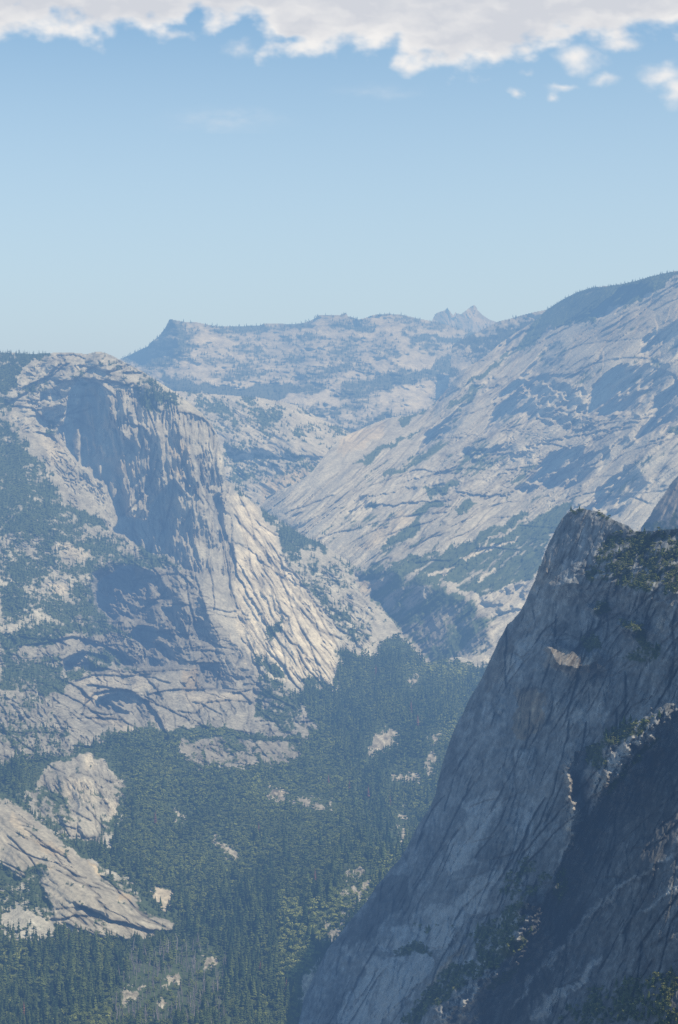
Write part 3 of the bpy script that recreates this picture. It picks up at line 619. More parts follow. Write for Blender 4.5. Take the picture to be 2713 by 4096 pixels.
# vegetation cover
FOREST = [(-91, 730), (-30, 735)] + C_(0, 1010, 100, 960, 330, 930, 420, 900, 480, 880, 640, 830, 760, 860, 870, 860, 1040, 830, 1160, 870, 1400, 880, 1480, 830, 1380, 700, 1380, 640, 1540, 640, 1568, 480) + D_(40, 480, 150, 500, 200, 430, 290, 385, 350, 460, 420, 530, 500, 500, 640, 540, 720, 560, 760, 700) + [(520, 1050), (-91, 1050)]
lt.vegp(FOREST, 1.0, 16, 1.9)
for p, dn in [(CAP, .18), (A_(-420, 420, 230, 408, 190, 440, 150, 460, 90, 530, 30, 600, -420, 640), .88), (A_(-20, 600, 40, 640, 60, 720, 120, 830, 180, 880, 240, 960, 300, 1060, 340, 1160, 480, 1200, 560, 1260, 700, 1330, 840, 1400, 600, 1390, 380, 1441, -300, 1441, -300, 1300), .48),
              (A_(-20, 760, 60, 780, 100, 850, 200, 930, 240, 1010, 280, 1100, -300, 1240, -300, 1000), .66), (A_(30, 1180, 120, 1120, 330, 1120, 480, 1200, 300, 1220, 100, 1240, -300, 1270), .7),
              (A_(640, 510, 690, 530, 800, 590, 860, 640, 800, 690, 720, 700, 660, 660, 620, 600), .56), (C_(0, 0, 460, 30, 420, 130, 440, 260, 500, 330, 600, 390, 440, 390, 330, 400, 180, 440, 60, 450, 0, 500), .54), (C_(280, 0, 420, 0, 400, 60, 300, 70), .1),
              (C_(460, 30, 540, 10, 830, 90, 640, 50, 480, 60), .6), (C_(210, 170, 290, 140, 350, 160, 280, 200), .15), (C_(0, 420, 60, 440, 180, 490, 280, 500, 300, 640, 200, 680, 100, 640, 0, 650), .58), (C_(300, 560, 420, 560, 300, 620, 240, 620), .6), (C_(400, 470, 560, 500, 640, 560, 420, 550), .5),
              (C_(0, 640, 200, 660, 330, 860, 300, 950, 100, 960, 0, 1000), .28), (A_(1040, 1000, 1100, 1030, 1260, 1160, 1480, 1290, 1700, 1441, 1560, 1441, 1400, 1350, 1300, 1350, 1290, 1250, 1180, 1130), .80), (C_(1280, 0, 1568, 0, 1660, 120, 1750, 300, 1700, 420, 1568, 380, 1430, 200), .42),
              (C_(1230, 350, 1300, 330, 1300, 380, 1230, 410), .75), (C_(1150, 460, 1200, 480, 1330, 580, 1270, 590, 1190, 540), .8), (C_(1200, 590, 1300, 600, 1400, 700, 1390, 790, 1480, 850, 1300, 830, 1160, 760, 1180, 660), .5), (C_(1400, 590, 1560, 600, 1560, 660, 1400, 650), .7),
              (C_(820, 850, 1100, 850, 1400, 880, 1380, 960, 1240, 1000, 1050, 1020, 940, 1010, 820, 940), .16), (HUMP, .17), (RAMP, .10), (E_(0, 500, 130, 480, 200, 560, 220, 600, 130, 640, 0, 640), .56), (E_(-60, 500, 0, 500, 0, 640, -60, 640), .6), (E_(0, 640, 230, 600, 260, 700, 250, 770, 160, 770, 40, 760, 0, 740), .36),
              (E_(120, 440, 170, 415, 270, 430, 200, 470, 140, 500), .7), (E_(430, 420, 520, 450, 640, 560, 700, 620, 740, 640, 600, 560, 480, 480), .5), (C_(640, 840, 740, 880, 500, 880, 440, 860), .8), (E_(700, 510, 790, 515, 810, 570, 760, 630, 730, 600, 690, 540), .42), (E_(540, 440, 640, 480, 640, 530, 560, 500), .5),
              (D_(0, 60, 60, 90, 120, 250, 180, 340, 180, 460, 100, 470, 0, 400), .36), (D_(60, 180, 150, 260, 260, 330, 290, 385, 200, 360, 120, 280), .12), (F_(0, 40, 330, 130, 230, 200, 0, 130), .86), (F_(0, 600, 130, 560, 200, 480, 160, 620, 60, 690, 0, 740), .6),
              (E_(1380, 960, 1568, 720, 1568, 800, 1440, 960, 1400, 1040), .5)]:
    lt.vegp(p, dn, 5)
for p in GRAV:
    q = lt.box(p, 10); m = sst(sdf(lt.wx[q], lt.wy[q], p) + 1.0 + 8 * fbm(lt.x[q], lt.y[q], 7, 4, 777, .75), -.8, .8); lt.veg[q] *= 1 - m * .95; lt.tone[q] *= 1 - .22 * m + .4 * m * fbm(lt.x[q], lt.y[q], 4, 2, 778); lt.warm[q] += .3 * m
for p, dn in [(E_(560, 60, 600, 120, 560, 250, 500, 330, 430, 340, 440, 300, 500, 240), .5), (E_(60, 70, 200, 60, 260, 120, 330, 180, 320, 300, 230, 260, 170, 200), .45), (E_(520, 450, 640, 560, 720, 640, 680, 640, 560, 520, 420, 410, 430, 390), .45)]:
    lt.vegp(p, dn, 5)
lt.vegp(C_(740, 850, 870, 835, 1040, 815, 1160, 850, 1250, 865, 1400, 850, 1410, 890, 1150, 880, 1040, 860, 850, 895), .92, 3)
lt.vegp(C_(930, 900, 960, 930, 960, 1020, 930, 1000), .8, 3)
lt.vegp(C_(1190, 930, 1230, 960, 1240, 1010, 1200, 1000), .8, 3)
PATCH = C_(820, 860, 960, 900, 1050, 850, 1150, 890, 1280, 880, 1400, 890, 1380, 960, 1300, 990, 1240, 1000, 1180, 980, 1090, 990, 1040, 1020, 980, 980, 960, 1000, 930, 1020, 870, 990, 850, 930)
lt.vegp(PATCH, .32, 6); lt.tonep(PATCH, .80, 4, .1)
lt.terrace(PATCH, 35, 2, 12, 8, 3, .25, .45, 3, 135)
lt.vegp(C_(950, 900, 965, 960, 950, 1000, 940, 940), .9, 2); lt.vegp(C_(1190, 920, 1215, 960, 1215, 1000, 1190, 980), .8, 2)
# forest ground undulates
q, m = lt.mask(FOREST, 20)
lt.r[q] += m * 6 * fbm(x[q], y[q], 40, 3, 640)
LOWC = C_(-60, 380, 200, 380, 440, 100, 620, 0, 860, 60, 1000, 330, 1180, 560, 1420, 700, 1480, 860, 1000, 860, 740, 870, 500, 900, 300, 960, -60, 1010)
lt.terrace(LOWC, 12, 3, 17, 6, 2.5, .18, .4)
lt.cracks(LOWC, 64, 14, 14, 14, 60, 7, 4, .45, 1)
lt.cracks(LOWC, 40, 66, 12, 10, 34, 6, 3, .5, 2)
lt.terrace(LOWC, -4, 2.2, 8, 2.2, 3, .3, .3, seed=141)
lt.joints(LOWC, 60, 2.5, 13, 5, .5, .07)
lt.terrace(FLK2, 56, 7, 15, 3.5, 3, .2, .35)
lt.terrace(FLK, 56, 7, 13, 2.5, 3, .2, .35)
lt.joints(FLK2, 58, 6, 9, 4, .45, .07)
lt.joints(RAMP, 37, 8, 14, 2.6, .45, .06, 3)
lt.joints(RAMP, 24, 6, 26, 4, .5, .035, 3, seed=190)
lt.tone *= 1 + .16 * fbm(*[k / v for k, v in zip(rot(lt.sx, lt.sy, 38), (6, 1))], 5, 3, 801)
lt.tonep(HUMP[:3] + C_(330, 1100) + E_(250, 200, 180, 180, 130, 60), .8, 8)  # left side of the hump darkened as painted shade
lt.joints(HUMP, 65, 3, 12, 3, .4, .06, 3)
lt.terrace(HUMP, 70, 2.5, 14, 3, 3, .25, .35, 3)
lt.terrace(CAP, -6, 3, 13, 5, 3, .22, .35)
lt.joints(CAP, 30, 2.5, 14, 4, .4, .06)
lt.joints(FL, 84, 4, 15, 6, .35, .06)
lt.terrace(FL, 83, 6, 15, 11, 2.4, .14, .35, 8, 132)
lt.cracks(FL, 36, 84, 6, 20, 80, 6, 4, .4, 3)
lt.cracks(FLK2, 24, 57, 4, 40, 120, 4, 3, .4, 4)
lt.cracks(FLK, 16, 55, 5, 20, 60, 6, 3, .5, 5)
lt.cracks(CAP, 40, -5, 14, 12, 44, 6, 4, .45, 6)
lt.cracks(RAMP, 16, 36, 7, 20, 70, 5, 3, .5, 7)
lt.cracks(HUMP, 22, 62, 24, 8, 30, 5, 3, .5, 8)
lt.terrace(C_(1150, 60, 1568, 60, 1700, 200, 1750, 420, 1568, 500, 1560, 400, 1430, 210), 35, 3, 13, 8, 3, .25, .4)
lt.terrace(A_(-20, 1180, 600, 1240, 840, 1400, 700, 1441, 460, 1460, -20, 1700), 8, 2.6, 12, 5, 3, .3, .35)
lt.terrace(A_(100, 770, 300, 800, 520, 1100, 520, 1230, 320, 1130, 200, 900), 50, 2.2, 12, 7, 3, .25, .35)
lt.finish_veg(3.6, hard=5, deg=12, ratio=1.7)
SIL_LT = [(-89, 1049), (-89, 350), (-40, 351.5)] + A_(0, 412, 60, 414, 150, 420, 240, 415, 320, 413, 400, 420, 440, 410, 480, 412, 520, 428, 550, 445, 600, 470, 660, 500, 720, 540, 800, 590, 870, 640, 930, 690, 970, 735, 1000, 780, 1015, 840, 1035, 920, 1045, 1000, 1060, 1010, 1100, 1040, 1150, 1090, 1200, 1130, 1250, 1160, 1300, 1190,
          1400, 1260, 1480, 1290) + [(336, 552), (347, 560)] + D_(55, 60, 75, 100, 80, 150, 100, 190, 130, 230, 180, 260, 250, 320, 290, 385, 350, 460, 410, 530, 470, 505, 560, 490, 640, 510, 840, 540) + [(519, 1049)]
cap_line = SIL_LT[1:25]
d = segdist(x, y, cap_line); lt.r += 30 * np.exp(-d / 9)
d = segdist(x, y, SIL_LT[25:-2]); lt.r += 9 * np.exp(-d / 5)
VALLEY = FOREST
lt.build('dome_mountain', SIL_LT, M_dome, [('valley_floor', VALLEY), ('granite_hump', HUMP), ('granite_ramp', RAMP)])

# ------------------------------------------------------------------ right foreground cliff
rc = Sheet(270, 822, 500, 1050, 0.7, [(579, 509, 3300), (633, 530, 3020), (542, 552, 3380), (519, 612, 3460), (490, 658, 3540), (462, 715, 3580), (436, 790, 3600), (405, 849, 3620), (366, 900, 3610), (338, 935, 3560), (297, 1024, 3440), (600, 600, 3060), (678, 560, 2800), (678, 700, 2640),
      (600, 750, 2790), (540, 800, 2960), (500, 900, 2900), (678, 850, 2330), (600, 950, 2440), (678, 1024, 2000), (450, 1000, 2820), (560, 1024, 2420), (400, 930, 3330), (370, 1024, 3150), (730, 1050, 1860), (730, 520, 2720), (730, 640, 2580), (822, 520, 2700), (822, 640, 2560), (822, 800, 2250), (822, 1050, 1700)], 71)
x, y = rc.x, rc.y
rc.r += 16 * fbm(*rot(x, y, 62 + 0), 90, 3, 711)
a_, c_ = rot(rc.sx, rc.sy, -64)
rc.r += 7 * fbm(a_ / 4, c_, 28, 4, 712) + 1.5 * fbm(a_ / 5, c_, 8, 3, 713)
rc.tone *= (1 + .55 * fbm(a_ / 3, c_, 34, 5, 714, .62)) * (1 + .32 * fbm(rc.x, rc.y, 7, 3, 716, .6))
rc.streaks(None, -60, 5, 7, 1.2, .20, False, 4, 30)
FOR = F_(860, 400, 1100, 250, 1300, 0, 1600, -200, 1750, -200, 1750, 400, 1500, 380, 1300, 540, 1000, 830, 800, 1200, 600, 1200, 700, 1000, 900, 720)
rc.tonep(FOR, .62, 14)  # deep shade of the gully painted in as a darker tone
rc.tonep(F_(1080, 640, 1750, 200, 1750, 1250, 800, 1250, 900, 900), .66, 10)  # shadow wedge at lower right, also painted darker
for p, t, wm in [  # pale, buff and dark rock; patches on sunlit ledges paint the sun in
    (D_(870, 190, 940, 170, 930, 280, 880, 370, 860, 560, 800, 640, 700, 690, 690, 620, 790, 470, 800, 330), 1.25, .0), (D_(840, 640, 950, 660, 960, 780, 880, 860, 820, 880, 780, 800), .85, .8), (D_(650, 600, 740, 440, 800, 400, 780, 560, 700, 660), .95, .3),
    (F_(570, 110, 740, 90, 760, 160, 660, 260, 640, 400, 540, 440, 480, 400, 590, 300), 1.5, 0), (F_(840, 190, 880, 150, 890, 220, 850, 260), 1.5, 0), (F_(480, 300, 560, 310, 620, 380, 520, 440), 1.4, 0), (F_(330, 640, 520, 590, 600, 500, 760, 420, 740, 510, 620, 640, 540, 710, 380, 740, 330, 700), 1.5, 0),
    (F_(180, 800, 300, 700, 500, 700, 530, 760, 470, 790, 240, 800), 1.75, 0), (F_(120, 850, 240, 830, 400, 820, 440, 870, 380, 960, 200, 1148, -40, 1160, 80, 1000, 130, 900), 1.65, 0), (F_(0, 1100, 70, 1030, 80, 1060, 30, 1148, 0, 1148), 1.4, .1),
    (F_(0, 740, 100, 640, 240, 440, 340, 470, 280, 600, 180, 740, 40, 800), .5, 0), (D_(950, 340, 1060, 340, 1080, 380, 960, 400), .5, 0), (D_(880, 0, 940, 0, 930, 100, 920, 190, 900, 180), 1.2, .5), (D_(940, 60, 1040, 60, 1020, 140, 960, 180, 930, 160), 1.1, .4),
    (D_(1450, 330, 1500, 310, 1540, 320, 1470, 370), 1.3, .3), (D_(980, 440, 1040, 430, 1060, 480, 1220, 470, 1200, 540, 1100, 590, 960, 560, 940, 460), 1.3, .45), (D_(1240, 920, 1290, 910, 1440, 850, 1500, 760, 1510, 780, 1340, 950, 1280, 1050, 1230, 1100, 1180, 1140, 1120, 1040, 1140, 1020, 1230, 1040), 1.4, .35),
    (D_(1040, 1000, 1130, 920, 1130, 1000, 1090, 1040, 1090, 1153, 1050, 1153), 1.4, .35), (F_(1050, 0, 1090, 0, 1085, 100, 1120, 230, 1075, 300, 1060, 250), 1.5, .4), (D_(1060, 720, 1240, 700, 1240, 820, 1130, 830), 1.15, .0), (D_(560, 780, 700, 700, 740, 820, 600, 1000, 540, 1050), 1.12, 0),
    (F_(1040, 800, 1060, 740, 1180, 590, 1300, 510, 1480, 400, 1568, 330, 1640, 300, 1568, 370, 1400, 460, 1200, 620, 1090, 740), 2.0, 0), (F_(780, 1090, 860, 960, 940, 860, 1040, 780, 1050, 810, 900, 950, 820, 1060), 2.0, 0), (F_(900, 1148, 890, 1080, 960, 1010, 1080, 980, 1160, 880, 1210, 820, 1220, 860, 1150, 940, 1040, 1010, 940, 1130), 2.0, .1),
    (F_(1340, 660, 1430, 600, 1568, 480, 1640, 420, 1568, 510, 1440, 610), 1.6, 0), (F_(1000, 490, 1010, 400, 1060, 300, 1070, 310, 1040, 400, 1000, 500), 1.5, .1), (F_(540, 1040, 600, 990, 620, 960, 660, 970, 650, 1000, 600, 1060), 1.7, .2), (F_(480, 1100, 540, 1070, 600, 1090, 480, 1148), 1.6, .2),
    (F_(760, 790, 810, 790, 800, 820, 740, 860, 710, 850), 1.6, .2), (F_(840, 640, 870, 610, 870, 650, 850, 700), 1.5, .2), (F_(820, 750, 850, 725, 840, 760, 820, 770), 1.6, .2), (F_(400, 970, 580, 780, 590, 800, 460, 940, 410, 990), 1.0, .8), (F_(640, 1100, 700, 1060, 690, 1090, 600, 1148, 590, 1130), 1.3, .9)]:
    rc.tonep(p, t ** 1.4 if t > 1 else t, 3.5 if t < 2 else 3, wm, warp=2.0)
# ribs and slots
for l, am, w in [(D_(940, 10, 930, 130, 890, 290, 820, 480, 740, 660, 700, 800), 7, 6), (F_(1060, 0, 1075, 150, 1080, 270), 9, 4), (D_(1140, 920, 1060, 1010, 1060, 1140), 9, 5), (D_(1510, 760, 1380, 880, 1290, 1030, 1180, 1140), 12, 5),
                 (F_(1568, 330, 1300, 520, 1180, 610, 1080, 740, 1000, 830, 880, 930, 780, 1090), 7, 5), (F_(1568, 480, 1440, 610, 1340, 670), 5, 4), (F_(1220, 840, 1140, 940, 1000, 1020, 900, 1130), 7, 5), (F_(930, 730, 800, 880, 680, 1000, 560, 1148), 9, 7), (F_(870, 610, 760, 700, 620, 800, 480, 900, 360, 1050), 8, 9)]:
    rc.ridge(l, am, w)
for l, am, L in [(F_(240, 830, 330, 790, 410, 800, 450, 870, 430, 900), 7, 5), (F_(250, 1080, 330, 1000, 380, 960), 7, 5), (D_(960, 400, 1060, 390, 1120, 420, 1220, 460), 7, 6), (D_(860, 640, 950, 640, 970, 720), 5, 5), (F_(400, 790, 470, 790, 530, 770), 5, 3)]:
    rc.ledge(l, am, L, tone=.3)
# ledges that catch the sun: benches leaning up and to the right
def bench(s, pts, gx=1.6, gy=-2.2, w=3):
    q, m = s.mask(pts, w); a = np.array(pts); cx, cy = a.mean(0)
    s.r[q] += m * ((s.x[q] - cx) * gx + (s.y[q] - cy) * gy - 62)
for p in [D_(950, 450, 1000, 425, 1060, 440, 1100, 465, 1220, 465, 1200, 530, 1100, 560, 1000, 540), D_(1280, 350, 1360, 330, 1410, 370, 1350, 400), D_(1150, 270, 1230, 255, 1200, 290)]:
    bench(rc, p, 1.3, -1.6, 7)
# the gully: everything right of the rib steps back, so the rib's edge turns to the sun
GUL = D_(1800, 640, 1640, 700, 1510, 765, 1440, 870, 1370, 920, 1340, 985, 1290, 1050, 1230, 1110, 1180, 1160, 1140, 1215) + F_(1085, 290, 1060, 340, 1010, 430, 985, 520, 930, 600, 900, 730, 860, 790, 800, 850, 740, 900, 660, 990, 600, 1080, 540, 1180, 520, 1300, 1900, 1300, 1900, 0)
q = rc.box(GUL, 30); al, ac = rot(rc.x[q], rc.y[q], -60)
dd = sdf(rc.wx[q], rc.wy[q], GUL) + 5 * fbm(al / 2, ac, 12, 4, 790, .6)
rc.r[q] += 62 * sst(dd, -3, 30) + 22 * sst(dd, -1, 5)
for l, am, w in [(D_(1500, 770, 1440, 840, 1380, 885, 1290, 1000, 1220, 1090), 64, 10), (D_(1100, 925, 1062, 1000, 1065, 1150) + F_(1075, 120, 1078, 270), 46, 7), (F_(870, 590, 850, 700, 790, 810), 56, 9), (F_(700, 900, 640, 980, 560, 1040, 490, 1120), 60, 10), (D_(1250, 880, 1255, 960, 1230, 1040, 1190, 1120), 26, 6)]:
    q = rc.box(l, w * 3); d = segdist(rc.wx[q], rc.wy[q], l)
    rc.r[q] -= am * np.exp(-(d / w) ** 2) * (.75 + .6 * fbm(rc.x[q], rc.y[q], 9, 3, 792, .6))
# slots beside the small vertical rib
SLOT = D_(1100, 925, 1140, 925, 1150, 960, 1110, 1010, 1105, 1060, 1130, 1153, 1150, 1230, 1110, 1240, 1090, 1150, 1085, 1040, 1080, 1000)
q = rc.box(SLOT, 12); rc.r[q] += 18 * sst(sdf(rc.wx[q], rc.wy[q], SLOT) + 2 * fbm(rc.x[q], rc.y[q], 6, 3, 791), -3, 3)
rc.streaks(D_(1060, 760, 1300, 800, 1500, 760, 1400, 930, 1200, 1150, 1130, 1250, 1030, 1250, 1030, 950), -75, 3, 9, 6, .3, False, 8, 45, 4)
rc.tonep(D_(1230, 900, 1300, 900, 1440, 840, 1510, 770, 1350, 950, 1290, 1040, 1240, 1040), 1.5, 5, .25)  # paler, warmer tone painted along the rib as sunlight
rc.tone *= 1 + .34 * fbm(a_ / 3, c_, 4.5, 3, 795, .7)
rc.streaks(None, -78, 12, 5, .5, .26, False, 4, 55)
rc.r += 1.6 * fbm(a_ / 2, c_, 4.5, 2, 796)
UP = B_(1240, 1260, 1380, 1240, 1568, 1200, 1700, 1200, 1700, 1600, 1000, 1500, 1180, 1330)
rc.streaks(UP, -15, 1.8, 14, 6, .3, True, 10, 40)
q, m = rc.mask(UP, 30); rc.r[q] += m * ((x[q] - 630) * .5 - (y[q] - 560) * 1.0)
# cliff vegetation
for p, dn in [(B_(1240, 1260, 1380, 1240, 1700, 1230, 1700, 1500, 1400, 1500, 1150, 1441), .5), (D_(1250, 0, 1700, 0, 1700, 130, 1568, 200, 1380, 200, 1120, 120), .47), (B_(1040, 1140, 1180, 1138, 1240, 1165, 1360, 1240, 1250, 1180, 1100, 1160), .6), (D_(1120, 420, 1180, 390, 1220, 450, 1140, 450), .9),
              (D_(1270, 330, 1340, 320, 1420, 380, 1440, 440, 1490, 460, 1460, 510, 1380, 520, 1310, 500, 1380, 460, 1360, 400), .62), (D_(1180, 250, 1240, 240, 1260, 280, 1200, 290), .6), (D_(1220, 850, 1250, 810, 1340, 790, 1500, 760, 1420, 830, 1330, 900, 1240, 900), .55),
              (D_(1140, 930, 1230, 870, 1240, 1020, 1180, 1030, 1140, 1000), .55), (D_(1280, 1040, 1340, 980, 1440, 880, 1480, 860, 1440, 920, 1240, 1140, 1220, 1140), .6), (F_(600, 740, 700, 680, 800, 580, 880, 600, 850, 700, 780, 740, 820, 760, 920, 700, 880, 780, 780, 850, 720, 890, 640, 870), .6),
              (F_(380, 1010, 480, 900, 560, 860, 700, 880, 640, 940, 560, 1000, 460, 1070, 360, 1148, 280, 1148), .52), (F_(660, 980, 740, 920, 860, 850, 900, 830, 800, 940, 700, 1010), .6), (F_(980, 560, 1010, 440, 1050, 440, 1050, 540, 1020, 600), .6), (F_(1440, 1148, 1568, 1060, 1700, 1000, 1700, 1200, 1440, 1200), .5),
              (F_(1000, 1148, 1100, 1000, 1300, 950, 1568, 900, 1568, 1060, 1440, 1148), .38), (F_(860, 390, 980, 470, 880, 600, 760, 560, 780, 420), .35), (F_(240, 800, 320, 785, 400, 790, 440, 850, 380, 820, 260, 830), .7), (F_(340, 690, 420, 670, 540, 710, 380, 735), .5)]:
    rc.vegp(p, dn, 5)
rc.terrace(None, -62, 6, 30, 7, 2.2, .2, .22)
rc.terrace(None, -72, 5, 12, 2.5, 2.5, .3, .22, seed=140)
CLF = [(590, 520), (740, 600), (740, 1050), (300, 1050), (340, 960), (470, 740), (530, 620), (560, 540)]
rc.cracks(CLF, 110, -64, 9, 20, 120, 6, 5, .55, 21)
rc.cracks(CLF, 60, -80, 8, 14, 60, 5, 4, .5, 22)
rc.cracks(CLF, 50, -20, 22, 8, 34, 5, 4, .5, 23)
rc.joints(None, -66, 8, 16, 3, .3, .06)
rc.joints(None, -88, 5, 24, 2.5, .25, .05, seed=180)
rc.finish_veg(4.5, hard=4, deg=-50, ratio=1.4)
SIL_RC = B_(1370, 1240, 1360, 1232, 1345, 1215, 1320, 1205, 1270, 1185, 1250, 1170, 1230, 1160, 1205, 1148, 1180, 1143, 1140, 1136, 1110, 1138, 1085, 1146, 1060, 1150, 1045, 1165, 1030, 1180, 1000, 1230, 985, 1265, 970, 1290, 950, 1340, 930, 1400) + D_(925, 70, 920, 90, 905, 140, 880, 190, 860, 240, 835, 285, 800, 325, 780, 340,
      760, 380, 740, 410, 720, 460, 700, 500, 660, 590, 630, 640, 600, 690, 570, 760, 545, 800, 520, 860, 500, 920, 480, 980, 460, 1060, 450, 1110) + F_(450, 80, 420, 150, 380, 210, 350, 260, 310, 340, 280, 390, 240, 430, 210, 470, 180, 500, 130, 580, 60, 660, 0, 740, -50, 800, -80, 860, -120, 940, -160, 1030, -185, 1150, -190, 1260) + [(821, 1049), (821, 515), (740, 524)] + B_(1450, 1235)
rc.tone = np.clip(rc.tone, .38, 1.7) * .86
d = segdist(x, y, SIL_RC[:-4]); rc.r += 14 * np.exp(-d / 6)
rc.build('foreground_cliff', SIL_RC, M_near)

# lit spur behind the knob at the right edge
sp_ = Sheet(600, 822, 450, 620, 0.7, [(640, 530, 5600), (678, 475, 5600), (720, 460, 5500), (820, 465, 5200), (820, 610, 4500), (640, 610, 5000), (710, 600, 4700), (678, 540, 5150)], 81)
sp_.r += 6 * fbm(*rot(sp_.x, sp_.y, -60), 30, 4, 811)
sp_.streaks(None, -58, 4, 9, 4, .25, True)
sp_.warm[:] = .4; sp_.tone *= .85
sp_.vegp(B_(1380, 1240, 1450, 1180, 1568, 1200, 1700, 1200, 1700, 1300, 1380, 1300), .5)
sp_.vegp(B_(1520, 1180, 1568, 1130, 1568, 1240, 1530, 1230), .7)
sp_.finish_veg(4)
sp_.build('rock_spur', B_(1340, 1300, 1385, 1235, 1410, 1200, 1440, 1160, 1455, 1130, 1500, 1070, 1530, 1020, 1568, 980, 1700, 900, 1900, 915, 2225, 930, 2225, 1600, 1300, 1600), M_near)

# base terrain that carries everything and runs to the horizon
gm, gnt, gb = newmat('distant ground')
gc = mixc(gnt, noise(gnt, 1 / 900.0, 5, .65), (.08, .09, .05), (.34, .32, .28))
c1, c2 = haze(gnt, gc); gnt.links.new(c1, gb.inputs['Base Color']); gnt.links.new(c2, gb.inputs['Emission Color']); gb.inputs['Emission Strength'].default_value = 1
gx, gy = np.meshgrid(np.linspace(-90000, 90000, 181), np.linspace(-20000, 120000, 141))
gz = -1700 + 200 * fbm(gx, gy, 9000, 3, 99)
nx = gx.shape[1]; idx = np.arange(gx.size).reshape(gx.shape)
qq = np.stack([idx[:-1, :-1], idx[:-1, 1:], idx[1:, 1:], idx[1:, :-1]], -1).reshape(-1, 4)
me = fastmesh('ground', np.stack([gx, gy, gz], -1).reshape(-1, 3), qq); me.materials.append(gm)
o = bpy.data.objects.new('ground', me); COL.objects.link(o); o['kind'] = 'structure'
